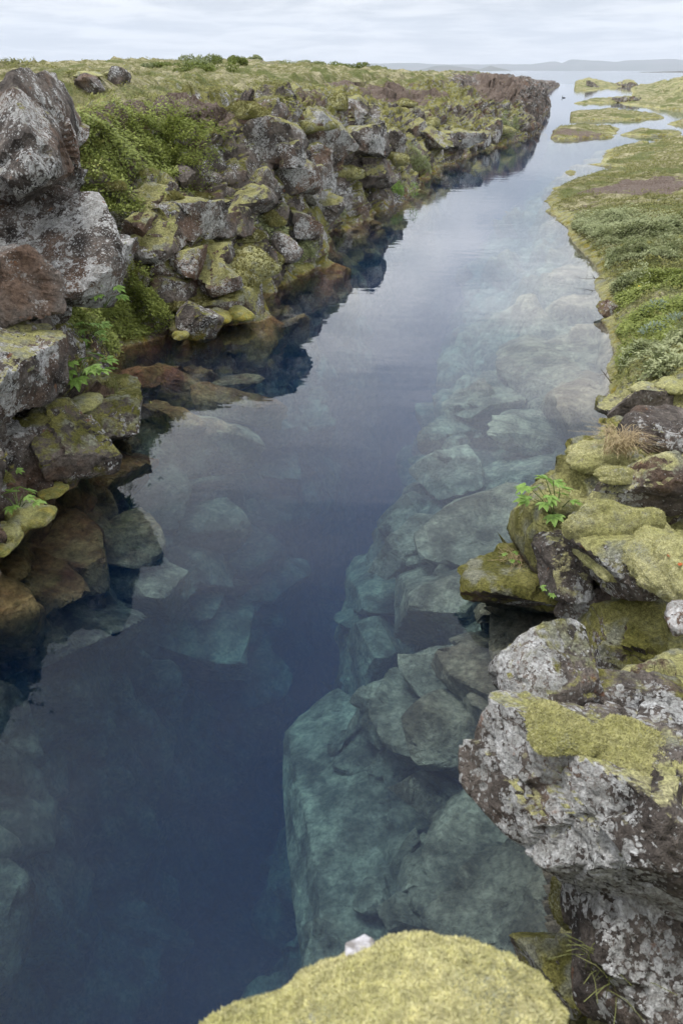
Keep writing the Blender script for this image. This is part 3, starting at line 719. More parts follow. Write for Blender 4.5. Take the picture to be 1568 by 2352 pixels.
# --- left mid cliff blocks (parts of the cliff)
blocks = [(325, 525, 70, 100, .5, 0), (390, 520, 120, 120, .5, .0), (458, 495, 100, 110, .9, .0), (508, 515, 90, 110, .1, .5), (345, 470, 70, 60, .3, 0), (560, 470, 80, 60, .1, .3), (600, 430, 70, 80, .2, .4), (650, 420, 90, 80, .5, 0), (700, 430, 90, 90, .7, 0), (610, 330, 90, 110, .3, .3), (660, 350, 70, 80, .4, 0), (740, 480, 70, 90, .8, 0), (690, 520, 70, 60, .4, 0), (820, 330, 80, 70, .6, 0), (850, 290, 70, 60, .4, 0), (745, 310, 90, 90, .7, 0), (640, 500, 60, 50, .2, 0), (800, 265, 80, 50, .4, 0), (865, 405, 75, 55, .0, .5), (845, 375, 40, 40, .0, .5), (905, 330, 50, 60, .5, 0), (990, 320, 60, 40, .8, 0), (1050, 320, 60, 40, .8, 0), (1105, 320, 50, 40, .7, 0), (960, 300, 50, 40, .3, 0), (1130, 300, 40, 40, .5, 0), (410, 660, 80, 60, .2, 0), (490, 640, 80, 70, .3, 0), (600, 600, 80, 60, .2, 0), (430, 600, 80, 60, .3, 0), (500, 585, 80, 60, .3, 0), (640, 560, 70, 60, .2, 0)]
for i, (X, Y, w, h, li, ba) in enumerate(blocks):
    place_rock(X, Y, w, h, .9, 60 + i, 4, name='rock', parent=cliff, moss=.12, tone=.5, lichen=li, bare=ba, rot=rnd.uniform(-1, 1), planes=rnd.choice((7, 9, 11)))
place_rock(425, 400, 48, 42, .9, 100, 4, bare=.8, nomoss=.9, label='lone pinkish grey angular stone standing on the ledge under the green slope', planes=7, sink=-.5)
for X, Y, w, h, lb in [(205, 190, 62, 40, 'grey lava hump with a moss cap on the plateau near the left skyline'), (268, 184, 44, 34, 'smaller dark lava hump right of the moss capped one on the plateau')]:
    o = place_rock(X, Y, w, h, .9, X, 4, nomoss=.2, lichen=.2, label=lb, sink=-.2)
    place_moss(X - 3, Y - h * .38, w * 1.1, h * .55, .5, X + 1, 4, mat=MOSS_P, parent=o)
# --- cushions on the left cliff
cush = [(340, 612, 90, 65, 0), (570, 620, 130, 75, 1), (610, 595, 60, 45, 1), (545, 650, 80, 45, 1), (560, 545, 80, 30, 1), (440, 700, 85, 40, 1), (395, 455, 45, 20, 1), (470, 452, 70, 18, 1), (250, 430, 50, 22, 1), (695, 290, 80, 45, 0), (775, 243, 55, 34, 1), (565, 262, 65, 55, 0), (795, 340, 45, 34, 1), (785, 400, 60, 46, 1), (880, 295, 45, 28, 1), (900, 370, 40, 34, 1), (930, 240, 40, 22, 1), (985, 285, 50, 24, 1), (1140, 300, 45, 24, 1), (625, 510, 50, 30, 0), (480, 570, 50, 22, 1), (450, 615, 50, 24, 1)]
for i, (X, Y, w, h, m_) in enumerate(cush):
    place_moss(X, Y + h * .1, w * rnd.uniform(.9, 1.3), h * rnd.uniform(1.2, 1.7), .9, 200 + i, 4, mat=(MOSS_G, MOSS_M)[m_], parent=cliff, rot=rnd.uniform(0, 6), name='moss_cushion', sink=.9, lumps=13, fuzz=-1400)
for (X, Y, w, h, lb) in [(500, 728, 70, 55, 'yellow moss boulder standing in the water left of the golden pair'), (552, 728, 80, 42, 'rightmost golden moss mound at the foot of the left cliff'), (415, 772, 45, 30, 'smallest yellow moss clump at the water beside the leafy hollow')]:
    place_moss(X, Y, w, h, .6, int(X), 4, z=.14, mat=MOSS_G, label=lb)
place_rock(445, 735, 85, 80, .9, 141, 4, z=.25, moss=-.1, tone=.3, label='brown rock with a pale moss cap standing at the water beside the leafy hollow')

# --- right side
R = {}
R['front'] = place_rock(1448, 1870, 0, 0, seed=301, sub=6, z=1.12, name='boulder', moss=-.05, tone=.8, lichen=.62, dims=(.42, .40, .37), planes=10, rot=.4, label='big overhanging foreground rock with pale moss on top and white lichen flanks', rough=1.3)
place_moss(1290, 1680, 160, 130, .35, 302, 5, z=1.42, mat=MOSS_P, parent=R['front'], fuzz=5000)
place_moss(1490, 1740, 250, 180, .35, 303, 5, z=1.37, mat=MOSS_P, parent=R['front'], fuzz=9000)
place_rock(1290, 1545, 200, 190, .8, 304, 5, z=1.27, moss=-.05, tone=.2, lichen=.5, label='lichen crusted peak of rock with olive moss behind the overhanging foreground rock', planes=8)
place_rock(1480, 1620, 220, 140, .7, 305, 5, z=1.2, moss=.0, tone=.2, lichen=.3, label='dark brown rock with small olive moss patches at the right edge behind the foreground rock')
place_rock(1440, 2150, 300, 440, .9, 306, 5, z=.75, nomoss=.6, lichen=.4, label='steep lichened flank of rock dropping to the water in the lower right corner', planes=8)
place_moss(1310, 2075, 110, 130, .9, 307, 5, z=.42, mat=MOSS_G, label='olive moss curtain on the rock just above the water under the overhang', fuzz=2500)
place_rock(1330, 2230, 220, 170, .7, 308, 5, z=.35, moss=.5, tone=.1, label='dark rock with golden moss and twigs low in the gap beside the pale front cushion')
a = place_rock(1455, 1470, 190, 210, .8, 311, 5, moss=.55, tone=.3, label='olive moss covered boulder above the dark cove', planes=9)
R['dome'] = place_rock(1420, 1280, 190, 180, .8, 312, 5, z=.72, moss=.2, tone=.6, lichen=.3, label='boulder wrapped in a big coiled pale green moss dome', planes=9)
place_moss(1410, 1225, 215, 150, .75, 313, 5, z=.92, mat=MOSS_P, parent=R['dome'], fuzz=8000)
place_moss(1375, 1270, 120, 150, .8, 314, 5, z=.80, mat=MOSS_P, parent=R['dome'], fuzz=4000)
place_moss(1540, 1310, 190, 260, .8, 315, 6, z=.95, mat=MOSS_P, fuzz=9000, label='large pale moss cushion with fallen orange leaves at the right edge')
place_rock(1300, 1265, 130, 200, .9, 316, 5, z=.55, lichen=.45, moss=-.05, tone=.7, label='upright grey lichened rock between the moss dome and the pointed islet', planes=7)
place_rock(1225, 1340, 240, 150, .5, 317, 5, z=.10, moss=.45, tone=.25, label='pointed moss and grass covered islet rock at the mouth of the dark cove', planes=7, rot=-.4)
place_rock(1350, 1385, 110, 90, .8, 318, 4, z=.35, nomoss=.4, lichen=.2, label='bare grey brown rock under the moss dome above the cove')
o = place_rock(1300, 1135, 110, 110, .8, 319, 5, z=.32, moss=.2, tone=.2, label='yellow green moss boulder beside the leafy sprig on the right shore')
place_moss(1298, 1115, 100, 75, .7, 320, 5, z=.45, mat=MOSS_G, parent=o, fuzz=2500)
o = place_rock(1500, 1125, 180, 120, .7, 321, 5, z=.95, lichen=.35, moss=.05, tone=.8, label='dark lichened rock with a pale moss rim above the moss dome', planes=8)
place_moss(1440, 1095, 150, 50, .45, 322, 5, z=1.05, mat=MOSS_P, parent=o, fuzz=3500)
place_moss(1370, 1060, 170, 90, .5, 323, 5, mat=MOSS_P, fuzz=3500, label='long pale moss bank sloping down to the right shore beside the dry grass')
place_moss(1310, 1170, 130, 60, .5, 324, 5, mat=MOSS_P, fuzz=2500, label='grey green moss cushion directly above the leafy sprig')
place_rock(1535, 1010, 140, 110, .7, 325, 5, lichen=.2, nomoss=.25, label='bare dark rock at the right edge above the pale moss bank', planes=8)
place_rock(1362, 1035, 80, 75, .8, 326, 4, z=.15, moss=.6, tone=.1, label='small golden moss rock at the right waterline under the dry grass')
o = place_rock(1500, 925, 150, 90, .7, 327, 5, moss=.1, tone=.7, label='cluster of grey rocks capped with pale moss at the right edge below the shrubs')
place_moss(1490, 900, 80, 50, .6, 328, 5, mat=MOSS_P, parent=o)
place_moss(1540, 890, 70, 50, .6, 329, 5, mat=MOSS_M, parent=o)
place_moss(1510, 955, 120, 40, .4, 330, 5, mat=MOSS_M, label='olive moss strip below the grey rocks at the right edge')
place_rock(1381, 924, 34, 24, .6, 331, 4, z=.03, moss=.9, tone=.2, label='tiny moss topped stone standing alone in the water on the right')
place_moss(1387, 970, 26, 24, .7, 332, 4, z=.12, mat=MOSS_G, label='small yellow moss knob at the right waterline above the golden rock')
place_rock(1420, 985, 70, 50, .8, 333, 4, moss=.3, tone=.1, name='rock', parent=bank)
place_rock(1400, 705, 40, 50, .8, 334, 4, z=.15, moss=.1, tone=.1, label='dark stone with a yellow moss cap at the foot of the right shrubs')
place_rock(1560, 1420, 70, 170, .9, 335, 4, z=1.5, lichen=1.0, nomoss=.6, label='white lichened rock tip cut by the right edge of the photo')
for X, Y, w, h, lb in [(1359, 199, 34, 34, 'dark lava block at the left end of the far mossy mounds beyond the islets'), (1404, 208, 48, 30, 'middle low dark lava block in the far mossy mounds'), (1435, 202, 50, 42, 'largest dark lava block in the far mossy mounds'), (1437, 231, 55, 32, 'dark lava block nearest the water in the far mossy mounds')]:
    place_rock(X, Y, w * .75, h * .6, 1.0, X, 4, moss=.1, label=lb, sink=.4)
for i, (X, Y, w, h) in enumerate([(1470, 1020, 90, 60), (1430, 1170, 90, 70), (1380, 1160, 70, 50), (1540, 1170, 80, 60), (1350, 1440, 80, 60), (1500, 1560, 90, 70), (1420, 940, 60, 50), (1550, 960, 60, 40)]):
    place_rock(X, Y, w, h, .7, 340 + i, 4, name='rock', parent=bank, moss=.15, tone=.7, lichen=.2)

# --- foreground cushion with its rock and a white stone
d_ = ray(925, 2545); c_ = EYE + d_ * 1.27
fr = place_rock(900, 2330, 0, 0, seed=351, sub=5, y=.62, name='boulder', moss=.2, tone=.8, dims=(.30, .26, .22), label='rock under the foreground moss at the bottom edge with a woolly pale cushion on it')
fr.location = c_ + Vector((0, -.05, -.2))
V, F = moss_shape(905, 6, (.385, .24, .175), 14)
o = bpy.data.objects.new('moss_cushion', np_mesh('moss_cushion', V, F, MOSS_F)); o.location = c_
COL.objects.link(o); o.parent = fr; o.matrix_parent_inverse = (Matrix.Translation(fr.location) @ fr.rotation_euler.to_matrix().to_4x4()).inverted()
MOSSPTS.append((o, V, F, c_.copy(), Euler((0, 0, 0)), 70000, MOSS_P))
q_ = rock_shape(77, 4, (.026, .02, .022), 7)
o = bpy.data.objects.new('stone', np_mesh('stone', q_[0], q_[1], QUARTZ)); o.location = EYE + ray(822, 2190) * 1.44
link(o, None, None, 'small bright white stone peeking over the top of the foreground moss', 'stone')

# --- under water
uwr = [(1100, 1235, 210, 150, .45, 'large rounded sunken slab beside the islet on the right underwater slope'),
 (960, 1255, 160, 95, .5, 'pale green angular sunken block at the head of the deep blue gap'),
 (1030, 1375, 240, 170, .5, 'big sunken block with a straight edge below the dark crevice'),
 (870, 1350, 110, 130, .7, 'sunken rock on the brink of the deep blue gap'),
 (1095, 1440, 160, 90, .4, 'sunken wedge shaped stone pointing at the dark cove'),
 (860, 1510, 130, 210, .9, 'tall ribbed sunken rock along the right brink of the deep gap'),
 (1110, 1545, 170, 110, .4, None), (995, 1660, 200, 160, .5, 'pale faceted sunken boulder above the great slab'),
 (860, 1880, 330, 430, .2, 'great pale sunken slab filling the lower middle of the underwater slope'),
 (1070, 1650, 180, 160, .5, None), (1265, 1010, 210, 90, .25, 'broad brownish sunken slab near the right shore with a notched left end'),
 (1230, 1085, 180, 80, .25, 'brown sunken slab just below the broad notched one'), (1160, 1160, 90, 60, .4, 'small grey sunken stone with a split facet left of the leafy sprig'),
 (1225, 1240, 110, 90, .4, None), (1235, 845, 150, 80, .3, 'hazy pale sunken slab under the sky reflection on the right'),
 (1045, 1000, 130, 60, .5, None), (1040, 1090, 110, 80, .5, None), (1110, 1080, 120, 60, .4, None), (1000, 1180, 90, 80, .6, None), (1080, 1140, 120, 60, .5, None), (1170, 990, 110, 50, .3, None), (1130, 930, 110, 50, .4, None), (1060, 940, 90, 40, .4, None), (1330, 820, 100, 60, .25, None),
 (1000, 2030, 150, 110, .5, None), (1080, 1930, 160, 140, .4, None), (1120, 2100, 160, 120, .4, None), (960, 2110, 130, 90, .5, None), (900, 1640, 110, 110, .6, None), (950, 1480, 110, 100, .5, None), (1000, 1560, 120, 90, .5, None), (920, 1200, 60, 80, .8, None), (830, 1430, 60, 90, .7, None), (740, 1850, 90, 160, .7, None), (690, 2000, 90, 130, .7, None), (1140, 1790, 120, 140, .5, None), (1180, 1020, 70, 40, .4, None)]
for i, (X, Y, w, h, fl, lb) in enumerate(uwr):
    place_rock(X, Y, w * 1.2, h * 1.2, fl, 400 + i, 5 if w > 230 else 4, name='sunken_rock', parent=None if lb else bank, label=lb, rot=rnd.uniform(-.6, .6), tilt=(rnd.uniform(-.2, .2), rnd.uniform(-.25, .1)), planes=rnd.choice((6, 7, 8)), rough=.55, sink=.1)
uwl = [(60, 1325, 220, 120, None, -.35, 'reddish sunken boulder at the left edge just under the surface'),
 (80, 1440, 290, 150, None, -.9, 'large brown sunken boulder in the middle of the stack at the left edge'),
 (90, 1570, 290, 170, None, -1.5, 'lowest dark sunken boulder of the stack at the left edge'),
 (175, 1265, 130, 130, None, -.45, 'ochre sunken block beside the reddish one'),
 (230, 1060, 160, 120, None, -.35, 'ochre sunken slab sloping away from the brown rock face'),
 (400, 1050, 280, 100, None, -1.0, 'long pale sunken slab shining under the sky reflection on the left'),
 (545, 935, 170, 60, None, -.6, 'cracked olive sunken slab at the tip of the left shelf'),
 (380, 965, 140, 60, None, -.5, 'flat sunken stone beside the mossy outcrop'),
 (500, 1440, 150, 200, None, -3.4, 'bright teal sunken slab tilted over the left drop'),
 (560, 1275, 110, 80, None, -2.6, 'small teal sunken stone above the tilted teal slab'),
 (340, 1340, 180, 110, None, -1.9, None), (350, 1430, 160, 110, None, -2.2, None), (330, 1150, 130, 120, None, -1.2, None), (450, 1210, 140, 90, None, -2.0, None), (430, 1310, 130, 110, None, -2.4, None), (620, 1050, 100, 110, None, -2.2, None), (640, 980, 80, 60, None, -1.8, None), (480, 1130, 120, 90, None, -1.8, None), (610, 1180, 100, 100, None, -2.6, None), (620, 1330, 100, 120, None, -3.2, None), (560, 1560, 110, 140, None, -4.0, None), (270, 1240, 110, 130, None, -1.4, None), (400, 880, 140, 50, None, -.4, None), (520, 890, 120, 40, None, -.5, None), (300, 870, 110, 40, None, -.25, None), (470, 980, 130, 50, None, -.9, None), (240, 1420, 100, 140, None, -1.9, None), (520, 1520, 90, 100, None, -4.2, None),
 (250, 1900, 260, 200, None, -6.5, 'dim blue sunken slab deep at the lower left'), (150, 1780, 220, 150, None, -6.0, None), (600, 2220, 200, 180, None, -7.5, 'faint rounded sunken boulder deep under the foreground'), (60, 1740, 150, 100, None, -5.0, None)]
for i, (X, Y, w, h, y_, z_, lb) in enumerate(uwl):
    place_rock(X, Y, w * 1.15, h * 1.15, .5, 500 + i, 5 if w > 230 else 4, z=None if (lb is None or z_ < -1.8) and z_ > -4.8 else z_, name='sunken_rock', parent=None if lb else cliff, label=lb, rot=rnd.uniform(-.8, .8), tilt=(rnd.uniform(-.2, .2), rnd.uniform(.0, .35)), planes=rnd.choice((6, 7, 8)), rough=.6, sink=.0, ochre=1.)

for i in range(70):          # broken rubble between the slabs
    f = rnd.random(); Y = 930 + 1150 * f; X0 = 1020 - 300 * f; X = X0 + rnd.uniform(0, 1) * (1200 - 60 * f - X0)
    sz_ = rnd.uniform(38, 85) * (.7 + .6 * f)
    place_rock(X, Y, sz_, sz_ * rnd.uniform(.6, 1), rnd.uniform(.4, .8), 600 + i, 3, name='sunken_rock', parent=bank, rot=rnd.uniform(-2, 2), tilt=(rnd.uniform(-.4, .4), rnd.uniform(-.4, .4)), planes=6, rough=.5, sink=-.2)
for i in range(34):
    f = rnd.random(); Y = 900 + 700 * f; X = rnd.uniform(260 - 60 * f, 620)
    sz_ = rnd.uniform(40, 90)
    place_rock(X, Y, sz_, sz_ * rnd.uniform(.6, 1), rnd.uniform(.4, .8), 700 + i, 3, name='sunken_rock', parent=cliff, ochre=.6, rot=rnd.uniform(-2, 2), tilt=(rnd.uniform(-.4, .4), rnd.uniform(-.4, .4)), planes=6, rough=.5, sink=-.2)

# ------------------------------------------------------------------ vegetation on points
def leafy_proto(name, mat, n, leaf, spread, height, wide=.45, up=.5, seed=1):
    r = np.random.RandomState(seed); V = []; Fc = []
    for i in range(n):
        a = r.uniform(0, 2 * math.pi); rr = spread * math.sqrt(r.uniform(0, 1)); hgt = height * r.uniform(.15, 1) * (1 - .5 * (rr / spread) ** 2)
        c = np.array([math.cos(a) * rr, math.sin(a) * rr, hgt])
        d = np.array([math.cos(a + r.normal() * .8), math.sin(a + r.normal() * .8), r.uniform(-.1, 1) * up]); d /= np.linalg.norm(d)
        sidev = np.cross(d, [0, 0, 1]) + r.normal(size=3) * .35; sidev /= np.linalg.norm(sidev)
        L = leaf * r.uniform(.7, 1.3); w_ = L * wide
        b = len(V); V += [c, c + d * L * .5 + sidev * w_ * .5, c + d * L, c + d * L * .5 - sidev * w_ * .5]; Fc.append((b, b + 1, b + 2, b + 3))
    return dict(v=np.array(V), f=np.array(Fc), m=mat)
def blade_proto(name, mat, n, h, w_, lean, seed=1):
    r = np.random.RandomState(seed); V = []; Fc = []
    for i in range(n):
        a = r.uniform(0, 2 * math.pi); d = np.array([math.cos(a), math.sin(a), 0]); s_ = np.array([-d[1], d[0], 0]) * w_ * .5
        b0 = d * r.uniform(0, lean * .3) * h; L = h * r.uniform(.6, 1.1); e = b0 + d * L * lean * .7 + np.array([0, 0, L * .8])
        b = len(V); V += [b0 - s_, b0 + s_, e]; Fc.append((b, b + 1, b + 2))
    return dict(v=np.array(V), f=np.array(Fc), m=mat)
def scatter(name, proto, P, N, smin, smax, label, cat, seed=0, parent=None, scale=None):
    """one stuff object: points with a rotation and a scale, the proto instanced on them"""
    r = np.random.RandomState(seed); n = len(P)
    if n == 0: return
    pv, pf = proto['v'], proto['f']
    N = N / (np.linalg.norm(N, axis=1)[:, None] + 1e-9)
    yaw = r.uniform(0, 2 * math.pi, n); sc_ = r.uniform(smin, smax, n) * (scale if scale is not None else 1.0)
    ux = np.stack([np.cos(yaw), np.sin(yaw), 0 * yaw], 1); ux -= N * (ux * N).sum(1)[:, None]; ux /= np.linalg.norm(ux, axis=1)[:, None] + 1e-9
    uy = np.cross(N, ux)
    Vv = P[:, None, :] + sc_[:, None, None] * (pv[None, :, 0:1] * ux[:, None, :] + pv[None, :, 1:2] * uy[:, None, :] + pv[None, :, 2:3] * N[:, None, :])
    Ff = pf[None] + (np.arange(n) * len(pv))[:, None, None]
    rv = np.repeat(r.uniform(size=n), len(pv))
    o = bpy.data.objects.new(name, np_mesh(name, Vv.reshape(-1, 3), Ff.reshape(-1, pf.shape[1]), proto['m'], False, {'rnd': rv}))
    link(o, parent, 'stuff', label, cat)
    return o
# fine moss tips on the near cushions
tip = blade_proto('moss_tip_cluster', TUFT_P, 3, .0075, .0028, .9, 3)
tip3 = blade_proto('foreground_tip_cluster', TUFT_F, 3, .0075, .0028, .9, 3)
tip2 = blade_proto('olive_moss_tip_cluster', TUFT_O, 3, .0075, .0028, .9, 4)
groups = {}
for (o, V, F, c, eu, n, mat) in MOSSPTS:
    key_ = ('b' if n < 0 else '') + ('o' if mat is MOSS_G or n < 0 else 'p'); key_ = 'f' if n == 70000 else key_; n = abs(n)
    r = np.random.RandomState(n)
    A, B, C = V[F[:, 0]], V[F[:, 1]], V[F[:, 2]]; cr = np.cross(B - A, C - A); ar = np.linalg.norm(cr, axis=1)
    nn = cr / (ar[:, None] + 1e-12); ar = ar * (nn[:, 2] > -.45)
    idx = r.choice(len(F), n, p=ar / ar.sum()); u, v = r.uniform(size=(2, n)); sw = u + v > 1; u[sw] = 1 - u[sw]; v[sw] = 1 - v[sw]
    P = A[idx] + (B - A)[idx] * u[:, None] + (C - A)[idx] * v[:, None]; Nn = nn[idx]
    Rm = np.array(eu.to_matrix()); P = P @ Rm.T + np.array(c); Nn = Nn @ Rm.T + r.normal(size=(n, 3)) * .25
    groups.setdefault(key_, []).append((P, Nn))
for k_, lst in groups.items():
    P = np.concatenate([a for a, b in lst]); Nn = np.concatenate([b for a, b in lst])
    pr_, s0, s1, lb = {'p': (tip, .7, 1.5, 'fine pale shoot tips furring the near moss cushions'), 'o': (tip2, .7, 1.5, 'fine olive shoot tips furring the darker moss near the water'),
                       'bo': (tip2, 3.0, 6.0, 'shaggy olive shoots on the moss cushions of the left cliff'), 'f': (tip3, .5, 1.0, 'short pale nap on the foreground moss at the bottom edge')}[k_]
    scatter('moss_tips', pr_, P, Nn, s0, s1, lb, 'moss', 5)

# plant cover from the terrain meshes
def terrain_pts(V, shape, wfun, n, seed, lift=0.0):
    r = np.random.RandomState(seed); G = V.reshape(shape[0], shape[1], 3)
    a = G[:-1, :-1]; b = G[1:, :-1]; c = G[:-1, 1:]
    cr = np.cross(b - a, c - a).reshape(-1, 3); ar = np.linalg.norm(cr, axis=1); nn = cr / (ar[:, None] + 1e-12); nn = nn * np.sign(nn[:, 2:3] + 1e-9)
    ctr = a.reshape(-1, 3)
    dist = np.linalg.norm(ctr - np.array(EYE), axis=1)
    w_ = ar * wfun(ctr, nn, dist)
    # only what can be near the frame
    w_ = w_ * (ctr[:, 1] > .3) * (np.abs(ctr[:, 0]) < ctr[:, 1] * .62 + 2.0)
    if w_.sum() <= 0: return np.zeros((0, 3)), np.zeros((0, 3))
    idx = r.choice(len(w_), n, p=w_ / w_.sum())
    u, v = r.uniform(size=(2, n, 1))
    P = ctr[idx] + (b - a).reshape(-1, 3)[idx] * u + (c - a).reshape(-1, 3)[idx] * v
    Nn = nn[idx] * .6 + np.array([0, 0, .7]) + r.normal(size=(n, 3)) * .35
    if lift:
        bump_ = np.clip(.55 + 1.3 * vnoise(P * (3.2, 3.2, 0), seed + 5), 0, 1)
        P = P + np.array([0, 0, 1.0]) * (r.uniform(size=n) ** .6 * bump_ * lift)[:, None]
    return P, Nn
ZONES = {}
def zone(c, spots):
    w_ = np.zeros(len(c))
    for (q, r) in spots: w_ += np.exp(-(((c - q) / r) ** 2).sum(1) * 1.2)
    return w_
def pxzone(lst):
    res = []
    for (X, Y, rp) in lst:
        h_ = hit(X, Y)
        if h_: res.append((np.array(h_[0]), max(.12, rp * h_[2] / FD)))
    return res
P_GREEN = leafy_proto('green_leaves', LEAF_G, 7, .042, .07, .05, .6, .5, 1)
P_WIL = leafy_proto('willow_leaves', LEAF_W, 8, .042, .07, .07, .55, .7, 2)
P_YEL = leafy_proto('yellow_leaves', LEAF_Y, 6, .035, .05, .04, .6, .6, 4)
P_GR = blade_proto('grass_blades', GRASS, 6, .09, .010, .9, 5)
P_MT = blade_proto('moss_blades', TUFT_O, 5, .03, .012, 1.0, 7)
P_MP = blade_proto('pale_moss_blades', TUFT_P, 5, .022, .008, 1.0, 8)
zl = pxzone([(200, 340, 60), (260, 320, 70), (330, 330, 80), (400, 310, 80), (380, 380, 60), (250, 390, 60), (180, 420, 40), (250, 500, 60), (210, 480, 40)])
zf = pxzone([(170, 740, 60), (230, 720, 60), (290, 700, 60), (330, 740, 60), (260, 790, 50), (340, 680, 40), (200, 680, 40)])
zs = pxzone([(910, 435, 22), (700, 590, 40), (650, 560, 40), (960, 370, 28), (980, 400, 20), (620, 520, 30), (780, 470, 25), (1160, 300, 22), (770, 500, 20)])
zr = pxzone([(1330, 520, 40), (1380, 520, 60), (1450, 540, 70), (1530, 540, 70), (1420, 600, 50), (1480, 590, 60), (1410, 680, 40), (1480, 820, 50), (1540, 800, 50), (1520, 860, 40)])
zr2 = pxzone([(1440, 690, 50), (1520, 650, 60), (1450, 760, 50), (1540, 720, 50), (1430, 840, 30), (1500, 780, 60)])
S = lambda V, sh, f, n, s, lift=0.0: terrain_pts(V, sh, f, n, s, lift)
LSH = (nu, nv); RSH = (nu2, nv2)
inv = lambda d: 1 / np.maximum(d, 3) ** 1.7
P, Nn = S(LV, LSH, lambda c, n, d: zone(c, zl) * (c[:, 2] > .1), 8000, 1, .05); scatter('leafy_ground_cover', P_GREEN, P, Nn, .6, 1.3, 'bright green leafy cover on the slope below the left plateau rim', 'ground cover', 1)
P, Nn = S(LV, LSH, lambda c, n, d: zone(c, zf) * (c[:, 2] > .05), 6500, 2, .08); scatter('fern_cover', P_GREEN, P, Nn, .45, 1.1, 'ferny green growth in the hollow by the water on the left', 'ground cover', 2)
P, Nn = S(LV, LSH, lambda c, n, d: zone(c, zs) * (c[:, 2] > .1), 4500, 3, .12); scatter('willow_cover', P_WIL, P, Nn, .6, 1.3, 'grey green leaves growing in pockets of the left cliff', 'ground cover', 3)
P, Nn = S(RV, RSH, lambda c, n, d: zone(c, zr) * (c[:, 2] > .1), 13000, 4, .20); scatter('willow_cover', P_WIL, P, Nn, .7, 1.5, 'low grey green willow cover along the right shore', 'ground cover', 4)
P, Nn = S(RV, RSH, lambda c, n, d: zone(c, zr2) * (c[:, 2] > .1), 8000, 5, .08); scatter('leafy_ground_cover', P_GREEN, P, Nn, .5, 1.1, 'mid green leafy cover between the willows on the right bank', 'ground cover', 5)
# turf: blades over the plateau and the right flats, getting coarser with distance
def turf_w(c, n, d): return np.clip(1.15 - sum(np.exp(-(((c[:, 0] - q[0]) / q[2]) ** 2 + ((c[:, 1] - q[1]) / q[3]) ** 2)) * 1.5 for q in BARE), 0, 1) * (c[:, 2] > .08) * np.clip(n[:, 2] * 1.6 - .5, 0, 1) * inv(d) * (.25 + (vnoise(c * (.9, .9, 0), 77) > -.1))
sel = LX['plat']
P, Nn = S(LV, LSH, lambda c, n, d: turf_w(c, n, d) * (c[:, 2] > 2.2) * (d < 60), 26000, 6); scatter('turf', P_GR, P, Nn, .6, 1.5, 'short green and straw turf over the left plateau', 'grass', 6)
P, Nn = S(LV, LSH, lambda c, n, d: turf_w(c, n, d) * (c[:, 2] > 2.2) * (d < 60) * (vnoise(c * (.7, .7, 0), 78) > .15), 12000, 7); scatter('leafy_ground_cover', P_YEL, P, Nn, .8, 2.0, 'olive dwarf shrub patches over the left plateau', 'ground cover', 7)
P, Nn = S(RV, RSH, lambda c, n, d: turf_w(c, n, d) * (c[:, 1] > 8) * (d < 90), 22000, 8); scatter('turf', P_GR, P, Nn, .6, 1.5, 'short turf over the low right bank and the islets', 'grass', 8)
P, Nn = S(RV, RSH, lambda c, n, d: turf_w(c, n, d) * (c[:, 1] > 6.5) * (d < 90), 16000, 9); scatter('leafy_ground_cover', P_YEL, P, Nn, .7, 1.6, 'yellow green dwarf shrubs over the low right bank and the islets', 'ground cover', 9)
P, Nn = S(RV, RSH, lambda c, n, d: (c[:, 2] > .06) * (n[:, 2] > .35) * inv(d) * (c[:, 1] < 9) * (c[:, 1] > 4.5), 9000, 10); scatter('moss_carpet', P_MP, P, Nn, .5, 1.2, 'pale moss carpet between the rocks of the near right bank', 'moss', 10)
P, Nn = S(LV, LSH, lambda c, n, d: (c[:, 2] > .1) * (n[:, 2] > .55) * inv(d) * (c[:, 2] < 2.9), 20000, 11); scatter('moss_carpet', P_MT, P, Nn, .7, 1.7, 'olive moss carpet on the ledges of the left cliff', 'moss', 11)

# ------------------------------------------------------------------ leafy herbs (angelica)
def herb_leaf_mesh(seed):
    r = np.random.RandomState(seed); bm = bmesh.new()
    def leaflet(o_, d_, L, w_):
        s_ = Vector((-d_.y, d_.x, 0)).normalized(); up = Vector((0, 0, 1))
        pts = [(0, 0, 0), (.25, .38, .05), (.55, .5, .07), (.80, .28, .03), (1, 0, -.06), (.80, -.28, .03), (.55, -.5, .07), (.25, -.38, .05)]
        mid = [bm.verts.new(o_ + d_ * L * t + up * L * z_) for t, z_ in ((.35, .0), (.7, -.01))]
        vs_ = [bm.verts.new(o_ + d_ * L * t + s_ * w_ * e * (1 + r.normal() * .08) + up * L * z_) for t, e, z_ in pts]
        for a_, b_ in ((0, 1), (1, 2)): bm.faces.new((vs_[a_], vs_[b_], mid[0]))
        bm.faces.new((vs_[2], vs_[3], mid[1], mid[0])); bm.faces.new((vs_[3], vs_[4], mid[1])); bm.faces.new((vs_[4], vs_[5], mid[1])); bm.faces.new((vs_[5], vs_[6], mid[0], mid[1]))
        for a_, b_ in ((6, 7), (7, 0)): bm.faces.new((vs_[a_], vs_[b_], mid[0]))
    n = r.choice((5, 7))
    for i in range(n):
        a_ = (i - (n - 1) / 2) * .62 + r.normal() * .06; L = (1 - abs(i - (n - 1) / 2) / n * .7) * .085
        d_ = Vector((math.cos(a_), math.sin(a_), -.15 + r.normal() * .1)).normalized()
        leaflet(Vector((.01, 0, 0)), d_, L, L * .42)
    me = bpy.data.meshes.new('leaf'); bm.to_mesh(me); bm.free(); me.materials.append(LEAF_B); return me
LEAFM = [herb_leaf_mesh(i) for i in range(4)]
